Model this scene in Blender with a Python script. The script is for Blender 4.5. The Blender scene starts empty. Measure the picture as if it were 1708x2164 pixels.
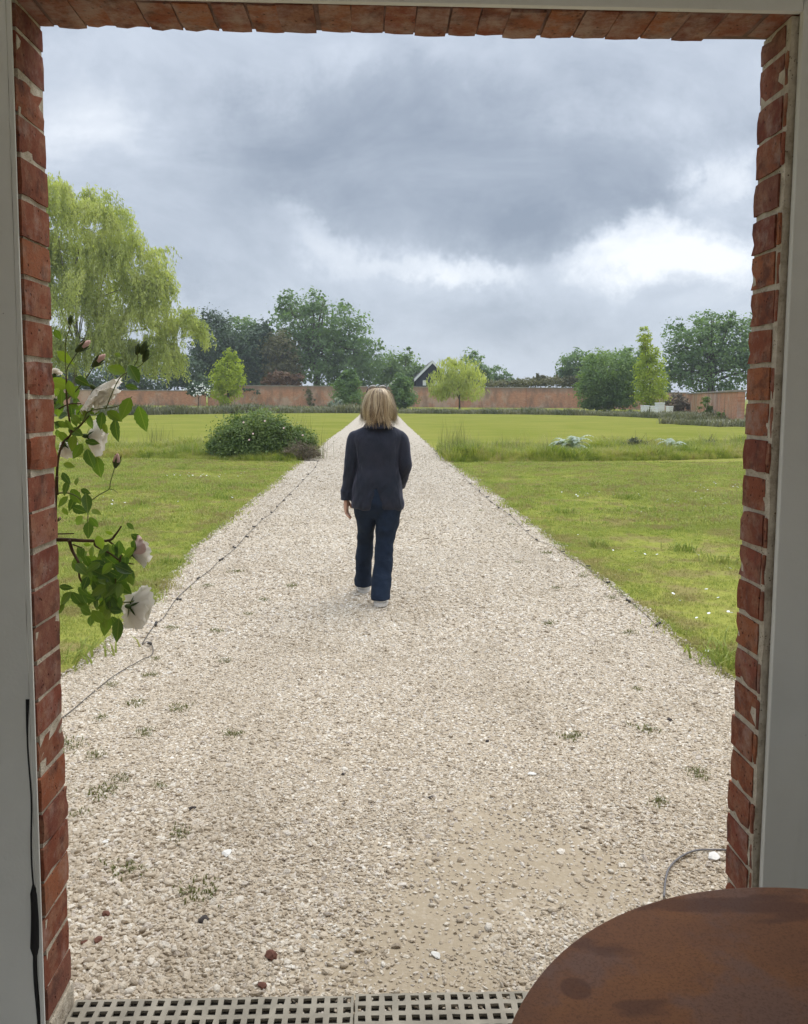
import bpy, bmesh, math, random
import numpy as np
from mathutils import Vector, Matrix, Euler, noise as mnoise

random.seed(11)
rng = np.random.default_rng(11)
PI = math.pi
scene = bpy.context.scene
col = scene.collection

# ------------------------------------------------------------------ camera
F_PX, CX, CY, W_PX, H_PX = 1750.0, 854.0, 990.0, 1708.0, 2164.0      # photo measured at 1708 x 2164
YAW, PITCH, ROLL, CAM_H = math.radians(1.83), math.atan(155 / 1750), 0.007, 1.5
cam_d = bpy.data.cameras.new('camera')
cam = bpy.data.objects.new('camera', cam_d)
col.objects.link(cam)
R_CAM = Matrix.Rotation(-YAW, 3, 'Z') @ Matrix.Rotation(PI / 2 - PITCH, 3, 'X') @ Matrix.Rotation(ROLL, 3, 'Z')
cam.matrix_world = Matrix.Translation((0, 0, CAM_H)) @ R_CAM.to_4x4()
cam_d.sensor_fit = 'VERTICAL'
cam_d.sensor_height = 36.0
cam_d.lens = F_PX / H_PX * 36.0
cam_d.shift_y = -(H_PX / 2 - CY) / H_PX
cam_d.clip_start = 0.05
cam_d.clip_end = 3000
scene.camera = cam

def ray(u, v):
    return R_CAM @ Vector(((u - CX) / F_PX, -(v - CY) / F_PX, -1.0))
def gnd(u, v, z=0.0):
    d = ray(u, v); t = (z - CAM_H) / d.z
    return Vector((0, 0, CAM_H)) + d * t
def aty(u, v, Y):
    d = ray(u, v)
    return Vector((0, 0, CAM_H)) + d * (Y / d.y)

# ------------------------------------------------------------------ node helper
class NT:
    def __init__(s, tree):
        s.t = tree
        tree.nodes.clear()
    def n(s, typ, **kw):
        nd = s.t.nodes.new(typ)
        for k, v in kw.items():
            setattr(nd, k, v)
        return nd
    def set(s, sock, v):
        if hasattr(v, 'node') and hasattr(v, 'is_linked'):
            s.t.links.new(v, sock)
        else:
            sock.default_value = v
    def m(s, op, a, b=0.0, c=0.0, clamp=False):
        nd = s.n('ShaderNodeMath', operation=op, use_clamp=clamp)
        s.set(nd.inputs[0], a); s.set(nd.inputs[1], b)
        if len(nd.inputs) > 2: s.set(nd.inputs[2], c)
        return nd.outputs[0]
    def vm(s, op, a, b=(0, 0, 0), scale=None):
        nd = s.n('ShaderNodeVectorMath', operation=op)
        s.set(nd.inputs[0], a)
        if op != 'SCALE': s.set(nd.inputs[1], b)
        if scale is not None: s.set(nd.inputs['Scale'], scale)
        return nd.outputs['Value'] if op in ('LENGTH', 'DOT_PRODUCT') else nd.outputs[0]
    def noise(s, vec, scale, detail=4, rough=.55, dist=0.0):
        nd = s.n('ShaderNodeTexNoise')
        s.set(nd.inputs['Vector'], vec); nd.inputs['Scale'].default_value = scale
        nd.inputs['Detail'].default_value = detail; nd.inputs['Roughness'].default_value = rough
        nd.inputs['Distortion'].default_value = dist
        return nd.outputs['Fac']
    def vor(s, vec, scale, feature='F1', out='Distance', rnd=1.0):
        nd = s.n('ShaderNodeTexVoronoi', feature=feature)
        s.set(nd.inputs['Vector'], vec); nd.inputs['Scale'].default_value = scale
        nd.inputs['Randomness'].default_value = rnd
        return nd.outputs[out]
    def ramp(s, fac, stops, interp='LINEAR'):
        nd = s.n('ShaderNodeValToRGB')
        nd.color_ramp.interpolation = interp
        el = nd.color_ramp.elements
        while len(el) < len(stops): el.new(0.5)
        for e, (p, c) in zip(el, stops):
            e.position = p
            e.color = (c[0], c[1], c[2], 1) if hasattr(c, '__len__') else (c, c, c, 1)
        s.set(nd.inputs['Fac'], fac)
        return nd.outputs['Color']
    def mix(s, fac, a, b, mode='MIX'):
        nd = s.n('ShaderNodeMix', data_type='RGBA', blend_type=mode)
        s.set(nd.inputs['Factor'], fac)
        for sock, v in ((nd.inputs['A'], a), (nd.inputs['B'], b)):
            socks = [i for i in nd.inputs if i.name == sock.name and i.type == 'RGBA']
            s.set(socks[0], v if hasattr(v, 'node') else (v[0], v[1], v[2], 1))
        return [o for o in nd.outputs if o.type == 'RGBA'][0]
    def smooth(s, v, lo, hi):
        nd = s.n('ShaderNodeMapRange', interpolation_type='SMOOTHSTEP')
        s.set(nd.inputs['Value'], v)
        nd.inputs['From Min'].default_value = lo; nd.inputs['From Max'].default_value = hi
        return nd.outputs['Result']
    def coord(s, out='Object'):
        return s.n('ShaderNodeTexCoord').outputs[out]
    def pos(s):
        return s.n('ShaderNodeNewGeometry').outputs['Position']
    def mapping(s, vec, scale=(1, 1, 1), rot=(0, 0, 0), loc=(0, 0, 0)):
        nd = s.n('ShaderNodeMapping')
        s.set(nd.inputs['Vector'], vec)
        nd.inputs['Scale'].default_value = scale; nd.inputs['Rotation'].default_value = rot
        nd.inputs['Location'].default_value = loc
        return nd.outputs[0]
    def attr(s, name, typ='GEOMETRY', out='Fac'):
        nd = s.n('ShaderNodeAttribute', attribute_name=name, attribute_type=typ)
        return nd.outputs[out]

# ------------------------------------------------------------------ sky and light
SUN_AZ, SUN_EL = math.radians(38), math.radians(60)      # azimuth from +Y towards +X
world = bpy.data.worlds.new('World')
scene.world = world
world.use_nodes = True
w = NT(world.node_tree)
d = w.vm('NORMALIZE', w.coord('Generated'))
sx = w.n('ShaderNodeSeparateXYZ'); w.set(sx.inputs[0], d)
warp = w.noise(d, 2.6, 3, .5)
warp2 = w.noise(w.vm('ADD', d, (7.3, 2.1, 4.4)), 5.5, 8, .66)
warp3 = w.noise(w.vm('ADD', d, (1.3, 9.1, 3.4)), 5.5, 8, .66)
az = w.m('ADD', w.m('ARCTAN2', sx.outputs[0], sx.outputs[1]), w.m('MULTIPLY', w.m('SUBTRACT', warp2, .5), .30))
el0 = w.m('ARCSINE', sx.outputs[2])
el = w.m('ADD', el0, w.m('MULTIPLY', w.m('SUBTRACT', warp3, .5), .20))
def blob(u, v, su, sv, amp, rot=0.0):
    r = ray(u, v).normalized()
    a0, e0 = math.atan2(r.x, r.y), math.asin(r.z)
    da = w.m('SUBTRACT', az, a0); de = w.m('SUBTRACT', el, e0)
    c, s_ = math.cos(rot), math.sin(rot)
    p = w.m('MULTIPLY', w.m('ADD', w.m('MULTIPLY', da, c), w.m('MULTIPLY', de, s_)), F_PX / su)
    q = w.m('MULTIPLY', w.m('ADD', w.m('MULTIPLY', da, -s_), w.m('MULTIPLY', de, c)), F_PX / sv)
    g = w.m('EXPONENT', w.m('MULTIPLY', w.m('POWER', w.m('ADD', w.m('MULTIPLY', p, p), w.m('MULTIPLY', q, q)), 1.5), -1.0))
    return w.m('MULTIPLY', g, amp)
fb = w.noise(w.mapping(d, (1, 1, 2.0)), 4.2, 10, .62, .5)
b = w.m('ADD', .53, w.m('MULTIPLY', w.m('SUBTRACT', fb, .5), 1.0))
for args in [(960, 330, 430, 140, -.34), (800, 250, 300, 90, -.10), (1080, 490, 210, 80, -.34), (1430, 440, 120, 45, -.20, -.2), (1250, 360, 260, 110, -.16),
             (640, 330, 160, 110, -.12), (1080, 720, 260, 45, -.12), (400, 590, 160, 40, -.08),
             (690, 480, 150, 42, .20, -.5), (970, 585, 150, 36, .32, -.25), (1480, 570, 190, 60, .46), (1310, 530, 140, 30, .22, .3),
             (1460, 190, 190, 90, .10), (160, 230, 170, 95, .24), (1560, 400, 70, 70, .3), (300, 660, 140, 40, .14), (450, 120, 220, 60, .08)]:
    b = w.m('ADD', b, blob(*args))
cloud = w.ramp(b, [(0.0, (.27, .32, .40)), (.35, (.40, .455, .54)), (.62, (.56, .62, .71)), (.85, (.78, .83, .90)), (1.0, (.93, .96, 1.0))])
grad = w.m('ADD', 1.0, w.m('MULTIPLY', w.smooth(sx.outputs[2], .30, 1.0), 2.1))     # overcast: brighter towards the zenith
cloud = w.vm('SCALE', cloud, scale=w.m('MULTIPLY', grad, 7.2))
sky = w.n('ShaderNodeTexSky', sky_type='NISHITA', sun_disc=False, sun_elevation=SUN_EL, sun_rotation=SUN_AZ)
skyc = w.vm('SCALE', sky.outputs[0], scale=.06)
bg = w.n('ShaderNodeBackground')
w.set(bg.inputs['Color'], w.vm('ADD', cloud, skyc)); bg.inputs['Strength'].default_value = .10
wo = w.n('ShaderNodeOutputWorld'); w.t.links.new(bg.outputs[0], wo.inputs[0])

sun_d = bpy.data.lights.new('sun', 'SUN')
sun_d.energy = 1.5; sun_d.angle = math.radians(40); sun_d.color = (1, .965, .91)
sun = bpy.data.objects.new('sun', sun_d); col.objects.link(sun)
sun.location = (30, 40, 60)
sv = Vector((math.sin(SUN_AZ) * math.cos(SUN_EL), math.cos(SUN_AZ) * math.cos(SUN_EL), math.sin(SUN_EL)))
sun.rotation_euler = sv.to_track_quat('Z', 'Y').to_euler()

vs = scene.view_settings
vs.view_transform = 'Standard'; vs.look = 'None'; vs.gamma = 1.0; vs.use_curve_mapping = False
vs.exposure = 0.55

# ------------------------------------------------------------------ materials
def material(name, build):
    m = bpy.data.materials.new(name); m.use_nodes = True
    t = NT(m.node_tree)
    out = t.n('ShaderNodeOutputMaterial')
    sh = build(t)
    t.t.links.new(sh, out.inputs['Surface'])
    return m
def bsdf(t, color, rough=.8, spec=.3, bump=None, strength=.4, dist=.01, **kw):
    p = t.n('ShaderNodeBsdfPrincipled')
    t.set(p.inputs['Base Color'], color if hasattr(color, 'node') else (*color, 1))
    t.set(p.inputs['Roughness'], rough); p.inputs['Specular IOR Level'].default_value = spec
    for k, v in kw.items(): t.set(p.inputs[k], v)
    if bump is not None:
        bn = t.n('ShaderNodeBump'); bn.inputs['Strength'].default_value = strength; bn.inputs['Distance'].default_value = dist
        t.set(bn.inputs['Height'], bump); t.t.links.new(bn.outputs[0], p.inputs['Normal'])
    return p.outputs[0]
def leafy(name, c1, c2, trans=.35, scale=.6, rough=.6, spec=.25, attr='rnd', atype='GEOMETRY', c3=None):
    """leaf surface: colour varies leaf by leaf and patch by patch, light passes through"""
    def b(t):
        r = t.attr(attr, atype)
        n = t.noise(t.pos(), scale, 3)
        f = t.m('ADD', t.m('MULTIPLY', r, .55), t.m('MULTIPLY', t.smooth(n, .3, .7), .45))
        stops = [(0.1, c1), (.9, c2)] if c3 is None else [(.08, c1), (.55, c2), (.95, c3)]
        c = t.ramp(f, stops)
        p = bsdf(t, c, rough, spec)
        tr = t.n('ShaderNodeBsdfTranslucent')
        t.set(tr.inputs['Color'], t.mix(1.0, c, (1.15, 1.25, .55), 'MULTIPLY'))
        mx = t.n('ShaderNodeMixShader'); mx.inputs[0].default_value = trans
        t.t.links.new(p, mx.inputs[1]); t.t.links.new(tr.outputs[0], mx.inputs[2])
        return mx.outputs[0]
    return material(name, b)
def plain(name, c, rough=.7, spec=.3, var=.25, scale=8.0, bump=.0, bscale=60.0, metal=0.0):
    def b(t):
        co = t.coord()
        n = t.noise(co, scale, 5)
        cc = t.ramp(n, [(.25, tuple(x * (1 - var) for x in c)), (.75, tuple(min(1, x * (1 + var)) for x in c))])
        return bsdf(t, cc, rough, spec, t.noise(co, bscale, 4) if bump else None, bump, .004, Metallic=metal)
    return material(name, b)

def brick_shader(dust):
    def m_brick(t):
        co = t.pos()
        r = t.n('ShaderNodeObjectInfo').outputs['Random']
        base = t.ramp(r, [(0, (.20, .060, .034)), (.18, (.27, .088, .042)), (.36, (.17, .052, .036)), (.54, (.31, .112, .050)), (.72, (.22, .064, .040)), (.88, (.25, .098, .060)), (1, (.15, .058, .044))])
        co = t.vm('ADD', co, t.vm('SCALE', (13.1, 7.7, 3.3), scale=t.m('MULTIPLY', r, 9.0)))
        n = t.noise(co, 20, 7, .7)
        c = t.mix(t.m('MULTIPLY', t.smooth(n, .44, .66), .75), base, (.30, .155, .095))
        dark = t.noise(t.vm('ADD', co, (2, 5, 8)), 12, 6, .7)
        c = t.mix(t.m('MULTIPLY', t.smooth(dark, .50, .68), .75), c, (.075, .034, .028))
        fine = t.noise(co, 190, 4, .75)
        c = t.mix(t.m('MULTIPLY', t.smooth(fine, .48, .68), .55), c, (.12, .040, .026))
        pits = t.smooth(t.vor(co, 60), .05, .24)
        pit = t.m('MULTIPLY', t.m('SUBTRACT', 1.0, pits), t.smooth(t.noise(co, 30, 2), .46, .54))
        c = t.mix(pit, c, (.050, .018, .014))
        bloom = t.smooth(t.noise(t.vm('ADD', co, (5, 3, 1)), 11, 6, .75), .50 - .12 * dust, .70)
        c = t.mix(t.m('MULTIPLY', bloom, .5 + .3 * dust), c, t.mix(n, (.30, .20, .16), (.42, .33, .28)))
        h = t.m('SUBTRACT', t.m('ADD', t.m('MULTIPLY', n, .8), t.m('MULTIPLY', fine, .35)), t.m('MULTIPLY', pit, 1.0))
        return bsdf(t, c, .93, .12, h, .7, .004)
    return m_brick
M_BRICK = material('brick_clay', brick_shader(0.0))
M_BRICK_LINTEL = material('dusty_brick', brick_shader(1.0))  # lintel bricks, with more pale pinkish patches mixed in
def m_mortar(t):
    co = t.pos()
    n = t.noise(co, 30, 6, .7); f = t.noise(co, 220, 3, .7)
    c = t.ramp(n, [(.3, (.34, .275, .20)), (.5, (.54, .465, .36)), (.7, (.66, .59, .48))])
    c = t.mix(t.m('MULTIPLY', t.smooth(t.vor(co, 120), .30, .12), t.smooth(t.noise(co, 25, 2), .5, .6)), c, (.15, .11, .08))
    return bsdf(t, c, .95, .1, t.m('ADD', n, t.m('MULTIPLY', f, .5)), .9, .01)
M_MORTAR = material('lime_mortar', m_mortar)
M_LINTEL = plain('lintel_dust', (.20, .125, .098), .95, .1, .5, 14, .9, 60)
def m_white(t):
    co = t.pos()
    n = t.noise(co, 90, 4, .6); b_ = t.noise(co, 1.7, 5, .6); s_ = t.noise(t.mapping(co, (6, 6, .7)), 3, 4)
    c = t.mix(t.smooth(b_, .3, .7), (.62, .60, .54), (.70, .685, .63))
    c = t.mix(t.m('MULTIPLY', t.smooth(s_, .58, .75), .35), c, (.50, .47, .40))
    sp = t.smooth(t.vor(co, 26), .05, .028)
    c = t.mix(t.m('MULTIPLY', sp, t.smooth(t.noise(co, 11, 2), .58, .66)), c, (.30, .27, .23))
    return bsdf(t, c, .75, .25, n, .22, .004)
M_WHITE = material('white_paint', m_white)
def m_rust(t):
    co = t.coord()
    a = t.noise(co, 3.2, 7, .6, .5); f = t.noise(co, 260, 3, .8); g = t.noise(t.vm('ADD', co, (3, 8, 1)), 7, 5, .6)
    c = t.ramp(a, [(.30, (.205, .096, .056)), (.46, (.275, .122, .060)), (.58, (.335, .145, .062)), (.72, (.26, .135, .085))])
    c = t.mix(t.m('MULTIPLY', t.smooth(g, .46, .62), .75), c, (.23, .135, .105))
    st = t.noise(t.mapping(co, (1, 3.0, 1), (0, 0, .9)), 3.0, 3, .5)
    c = t.mix(t.m('MULTIPLY', t.smooth(st, .56, .60), .6), c, (.115, .055, .042))
    sp = t.smooth(t.vor(co, 7.5), .17, .13)
    c = t.mix(t.m('MULTIPLY', sp, t.m('MULTIPLY', t.smooth(t.noise(co, 2.2, 1), .50, .53), .55)), c, (.10, .045, .036))
    c = t.mix(t.m('MULTIPLY', t.smooth(f, .45, .7), .5), c, (.10, .042, .025))
    return bsdf(t, c, t.m('ADD', .6, t.m('MULTIPLY', a, .25)), .22, t.m('ADD', f, a), .12, .003, Metallic=.0)
M_RUST = material('rusty_steel', m_rust)

STONE_STOPS = [(0, (.24, .19, .135)), (.08, (.39, .315, .225)), (.28, (.52, .43, .315)), (.5, (.57, .485, .37)), (.70, (.66, .585, .47)), (.86, (.82, .76, .655)), (.95, (.54, .47, .40)), (1, (.40, .35, .30))]
def m_stone(t):
    r = t.attr('rnd', 'INSTANCER'); wp_ = t.pos()
    c = t.ramp(r, STONE_STOPS)
    tr_ = t.noise(t.mapping(wp_, (1.6, .18, 1)), 1.0, 4, .6); bl_ = t.noise(wp_, 1.4, 5, .65)
    c = t.mix(t.m('MULTIPLY', t.smooth(tr_, .48, .66), .38), c, (.42, .345, .25))
    c = t.mix(t.m('MULTIPLY', t.smooth(bl_, .46, .68), .50), c, (.37, .295, .20))
    co = t.coord()
    n = t.noise(co, 2.5, 4, .6)
    c = t.mix(t.smooth(n, .35, .75), c, t.mix(.5, c, (.45, .37, .28)))
    return bsdf(t, c, .8, .25, n, .3, .05)
M_STONE = material('gravel_stone', m_stone)
DIRT = [gnd(1080, 1790), gnd(1240, 1850), gnd(960, 1880), gnd(900, 2060)]
def m_path(t):
    co = t.pos()
    v1 = t.vor(co, 62, 'F1', 'Color'); d1 = t.vor(co, 62, 'F1', 'Distance')
    sep = t.n('ShaderNodeSeparateColor'); t.set(sep.inputs[0], v1)
    c = t.ramp(sep.outputs[0], STONE_STOPS)
    c = t.mix(t.smooth(d1, .30, .62), c, (.44, .36, .26))
    big = t.noise(co, .9, 5, .6)
    tr_ = t.noise(t.mapping(co, (1.6, .18, 1)), 1.0, 4, .6)
    c = t.mix(t.m('MULTIPLY', t.smooth(tr_, .5, .66), .35), c, (.40, .33, .24))
    sand = (.44, .36, .255)
    c = t.mix(t.m('MULTIPLY', t.smooth(big, .48, .75), .35), c, sand)
    far = t.smooth(t.vm('LENGTH', t.vm('SUBTRACT', co, (0, 0, CAM_H))), 7.0, 16.0)
    c = t.mix(far, c, t.mix(t.smooth(t.noise(co, 9, 8, .85), .35, .65), (.33, .28, .215), (.53, .465, .375)))
    dirt = None
    for p, r in zip(DIRT, (.30, .20, .22, .30)):
        q = t.vm('LENGTH', t.mapping(t.vm('SUBTRACT', co, tuple(p)), (1, .75, 1)))
        q = t.m('ADD', q, t.m('MULTIPLY', t.m('SUBTRACT', t.noise(co, 7, 4), .5), .35))
        g = t.m('SUBTRACT', 1.0, t.smooth(q, r * .55, r * 1.25))
        dirt = g if dirt is None else t.m('MAXIMUM', dirt, g)
    c = t.mix(t.m('MULTIPLY', dirt, .85), c, t.mix(t.noise(co, 60, 4, .7), (.30, .235, .155), (.46, .38, .27)))
    return bsdf(t, c, .9, .15, t.m('ADD', t.m('MULTIPLY', d1, t.m('SUBTRACT', 1.0, dirt)), t.m('MULTIPLY', t.noise(co, 90, 4), .5)), .6, .006)
M_PATH = material('gravel_bed', m_path)

def m_lawn(t):
    co = t.pos()
    n1 = t.noise(co, .55, 4, .6); n2 = t.noise(t.vm('ADD', co, (3, 9, 0)), 2.3, 5, .65); n3 = t.noise(co, 28, 4, .7)
    c = t.mix(t.smooth(n1, .35, .68), (.22, .24, .045), (.30, .295, .07))
    c = t.mix(t.m('MULTIPLY', t.smooth(n2, .46, .64), .85), c, (.26, .205, .09))
    c = t.mix(t.m('MULTIPLY', t.smooth(n3, .4, .8), .6), c, (.14, .17, .035))
    sep = t.n('ShaderNodeSeparateXYZ'); t.set(sep.inputs[0], co)
    far = t.smooth(sep.outputs[1], 22.0, 30.0)
    stripes = t.noise(t.mapping(co, (.5, .8, 1)), .55, 8, .68)
    cf = t.mix(t.smooth(stripes, .3, .7), (.168, .190, .034), (.245, .240, .058))
    c = t.mix(far, c, t.mix(t.m('MULTIPLY', t.smooth(n3, .4, .8), .25), cf, (.14, .155, .04)))
    return bsdf(t, c, 1.0, .0, t.m('ADD', n3, n2), .5, .03)
M_LAWN = material('lawn_turf', m_lawn)
def m_grass(t):
    r = t.attr('rnd', 'INSTANCER'); co = t.pos()
    n1 = t.noise(co, .55, 4, .6); n2 = t.noise(t.vm('ADD', co, (3, 9, 0)), 2.3, 5, .65)
    c = t.ramp(r, [(0, (.21, .28, .045)), (.5, (.34, .395, .08)), (1, (.46, .47, .13))])
    c = t.mix(t.smooth(n1, .40, .70), c, t.mix(.5, c, (.44, .44, .12)))
    c = t.mix(t.m('MULTIPLY', t.smooth(n2, .47, .62), .8), c, (.37, .31, .125))
    p = bsdf(t, c, .6, .2)
    tr = t.n('ShaderNodeBsdfTranslucent'); t.set(tr.inputs[0], c)
    mx = t.n('ShaderNodeMixShader'); mx.inputs[0].default_value = .45
    t.t.links.new(p, mx.inputs[1]); t.t.links.new(tr.outputs[0], mx.inputs[2])
    return mx.outputs[0]
M_GRASS = material('grass_blade', m_grass)
M_MEADOW = leafy('meadow_blade', (.14, .20, .035), (.34, .36, .09), .42, .8, atype='INSTANCER', c3=(.46, .38, .19))
M_LAV = leafy('lavender_leaf', (.13, .145, .085), (.26, .245, .16), .2, .4, atype='INSTANCER')
def m_gardenwall(t):
    co = t.coord()
    sep = t.n('ShaderNodeSeparateXYZ'); t.set(sep.inputs[0], co)
    cmb = t.n('ShaderNodeCombineXYZ'); t.set(cmb.inputs[0], sep.outputs[0]); t.set(cmb.inputs[1], sep.outputs[2])
    br = t.n('ShaderNodeTexBrick'); t.set(br.inputs['Vector'], cmb.outputs[0])
    br.inputs['Color1'].default_value = (.46, .185, .10, 1); br.inputs['Color2'].default_value = (.58, .27, .155, 1)
    br.inputs['Mortar'].default_value = (.50, .38, .29, 1); br.inputs['Scale'].default_value = 1
    br.inputs['Brick Width'].default_value = .23; br.inputs['Row Height'].default_value = .077; br.inputs['Mortar Size'].default_value = .007
    n = t.noise(co, .32, 8, .72); n2 = t.noise(t.mapping(co, (.7, 1, .25)), 1.6, 5, .65)
    c = t.mix(t.m('MULTIPLY', t.smooth(n, .46, .58), .75), br.outputs['Color'], (.54, .40, .31))
    c = t.mix(t.m('MULTIPLY', t.smooth(n2, .45, .68), .65), c, (.22, .145, .11))
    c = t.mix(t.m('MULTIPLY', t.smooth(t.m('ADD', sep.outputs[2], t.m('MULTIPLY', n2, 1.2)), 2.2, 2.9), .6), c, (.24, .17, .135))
    return bsdf(t, c, .95, .1, br.outputs['Fac'], .3, .01)
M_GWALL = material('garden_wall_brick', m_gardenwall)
M_COPING = plain('wall_coping', (.30, .26, .215), .9, .1, .35, 1.5)
M_BARK = plain('bark', (.105, .085, .062), .95, .1, .4, 6, .8, 30)
M_FLOOR = plain('concrete_floor', (.36, .34, .30), .85, .2, .2, 3, .2, 50)

# ------------------------------------------------------------------ object helpers
def tag(o, label=None, cat=None, group=None, kind=None):
    if label: o['label'] = label
    if cat: o['category'] = cat
    if group: o['group'] = group
    if kind: o['kind'] = kind
    return o
def link(name, me, m=None, parent=None, loc=None):
    o = bpy.data.objects.new(name, me); col.objects.link(o)
    if m is not None and me is not None and not me.materials: me.materials.append(m)
    if parent is not None: o.parent = parent
    if loc is not None: o.location = loc
    return o
def empty(name, loc=(0, 0, 0), rz=0.0):
    o = bpy.data.objects.new(name, None); col.objects.link(o)
    o.location = loc; o.rotation_euler = (0, 0, rz); o.empty_display_size = .1
    return o
def mesh_np(name, V, faces, smooth=False, attrs=None):
    """V (n,3), faces: (m,k) int array with constant k"""
    me = bpy.data.meshes.new(name)
    V = np.asarray(V, dtype=np.float32); faces = np.asarray(faces, dtype=np.int32)
    m_, k = faces.shape
    me.vertices.add(len(V)); me.vertices.foreach_set('co', V.ravel())
    me.loops.add(m_ * k); me.loops.foreach_set('vertex_index', faces.ravel())
    me.polygons.add(m_); me.polygons.foreach_set('loop_start', np.arange(0, m_ * k, k, dtype=np.int32))
    if smooth: me.polygons.foreach_set('use_smooth', np.ones(m_, dtype=bool))
    me.update(calc_edges=True)
    if attrs:
        for an, (dom, arr) in attrs.items():
            a = me.attributes.new(an, 'FLOAT', dom); a.data.foreach_set('value', np.asarray(arr, dtype=np.float32))
    return me
def mesh_py(name, V, F, smooth=False):
    me = bpy.data.meshes.new(name); me.from_pydata([tuple(v) for v in V], [], F); me.update()
    if smooth:
        for p in me.polygons: p.use_smooth = True
    return me
def bm_box(bm, x0, x1, y0, y1, z0, z1):
    vs_ = [bm.verts.new(p) for p in ((x0, y0, z0), (x1, y0, z0), (x1, y1, z0), (x0, y1, z0), (x0, y0, z1), (x1, y0, z1), (x1, y1, z1), (x0, y1, z1))]
    for f in ((0, 3, 2, 1), (4, 5, 6, 7), (0, 1, 5, 4), (1, 2, 6, 5), (2, 3, 7, 6), (3, 0, 4, 7)):
        bm.faces.new([vs_[i] for i in f])
    return vs_
def box_mesh(name, dims, bevel=0.0):
    bm = bmesh.new(); bm_box(bm, *dims)
    if bevel: bmesh.ops.bevel(bm, geom=bm.edges[:], offset=bevel, segments=2, profile=.6, affect='EDGES')
    me = bpy.data.meshes.new(name); bm.to_mesh(me); bm.free()
    return me
def tube(pts, radii, seg=8, close=True):
    """swept tube -> V, quads/tri lists"""
    pts = [Vector(p) for p in pts]; V, F = [], []
    up = Vector((0, 0, 1)); prev = None
    for i, p in enumerate(pts):
        t = (pts[min(i + 1, len(pts) - 1)] - pts[max(i - 1, 0)])
        t = t.normalized() if t.length > 1e-9 else up
        if prev is None:
            a = t.cross(Vector((.31, .77, .55)));
            a = a.normalized()
        else:
            a = (prev - t * prev.dot(t));
            a = a.normalized() if a.length > 1e-6 else prev
        prev = a; b_ = t.cross(a)
        r = radii[i] if hasattr(radii, '__len__') else radii
        for k in range(seg):
            th = 2 * PI * k / seg
            V.append(p + a * (r * math.cos(th)) + b_ * (r * math.sin(th)))
    for i in range(len(pts) - 1):
        for k in range(seg):
            k2 = (k + 1) % seg
            F.append((i * seg + k, i * seg + k2, (i + 1) * seg + k2, (i + 1) * seg + k))
    if close:
        F.append(tuple(reversed(range(seg)))); F.append(tuple(range((len(pts) - 1) * seg, len(pts) * seg)))
    return V, F
def join_vf(parts):
    V, F = [], []
    for v, f in parts:
        o = len(V); V += list(v); F += [tuple(i + o for i in q) for q in f]
    return V, F
def loft(rings, seg=20, power=2.0):
    """rings (x,y,z,rx,ry) stacked upright, closed caps"""
    V, F = [], []
    for (x, y, z, rx, ry) in rings:
        for k in range(seg):
            th = 2 * PI * k / seg
            c, s = math.cos(th), math.sin(th)
            c = math.copysign(abs(c) ** (2 / power), c); s = math.copysign(abs(s) ** (2 / power), s)
            V.append((x + rx * c, y + ry * s, z))
    n = len(rings)
    for i in range(n - 1):
        for k in range(seg):
            k2 = (k + 1) % seg
            F.append((i * seg + k, i * seg + k2, (i + 1) * seg + k2, (i + 1) * seg + k))
    F.append(tuple(reversed(range(seg)))); F.append(tuple(range((n - 1) * seg, n * seg)))
    return V, F
def resample(rings, n):
    r = np.array(rings, dtype=float); k = np.arange(len(r)); t = np.linspace(0, len(r) - 1, n)
    out = []
    for tt in t:
        i = min(int(tt), len(r) - 2); f = tt - i
        p0, p1, p2, p3 = r[max(i - 1, 0)], r[i], r[i + 1], r[min(i + 2, len(r) - 1)]
        out.append(.5 * ((2 * p1) + (-p0 + p2) * f + (2 * p0 - 5 * p1 + 4 * p2 - p3) * f * f + (-p0 + 3 * p1 - 3 * p2 + p3) * f ** 3))
    return np.array(out)
def evaluated(me, mods):
    """run modifiers over a mesh and return the resulting mesh"""
    o = bpy.data.objects.new('temp', me); col.objects.link(o)
    for typ, kw in mods:
        md = o.modifiers.new(typ, typ)
        for k, v in kw.items(): setattr(md, k, v)
    dg = bpy.context.evaluated_depsgraph_get()
    out = bpy.data.meshes.new_from_object(o.evaluated_get(dg))
    bpy.data.objects.remove(o)
    return out

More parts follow.
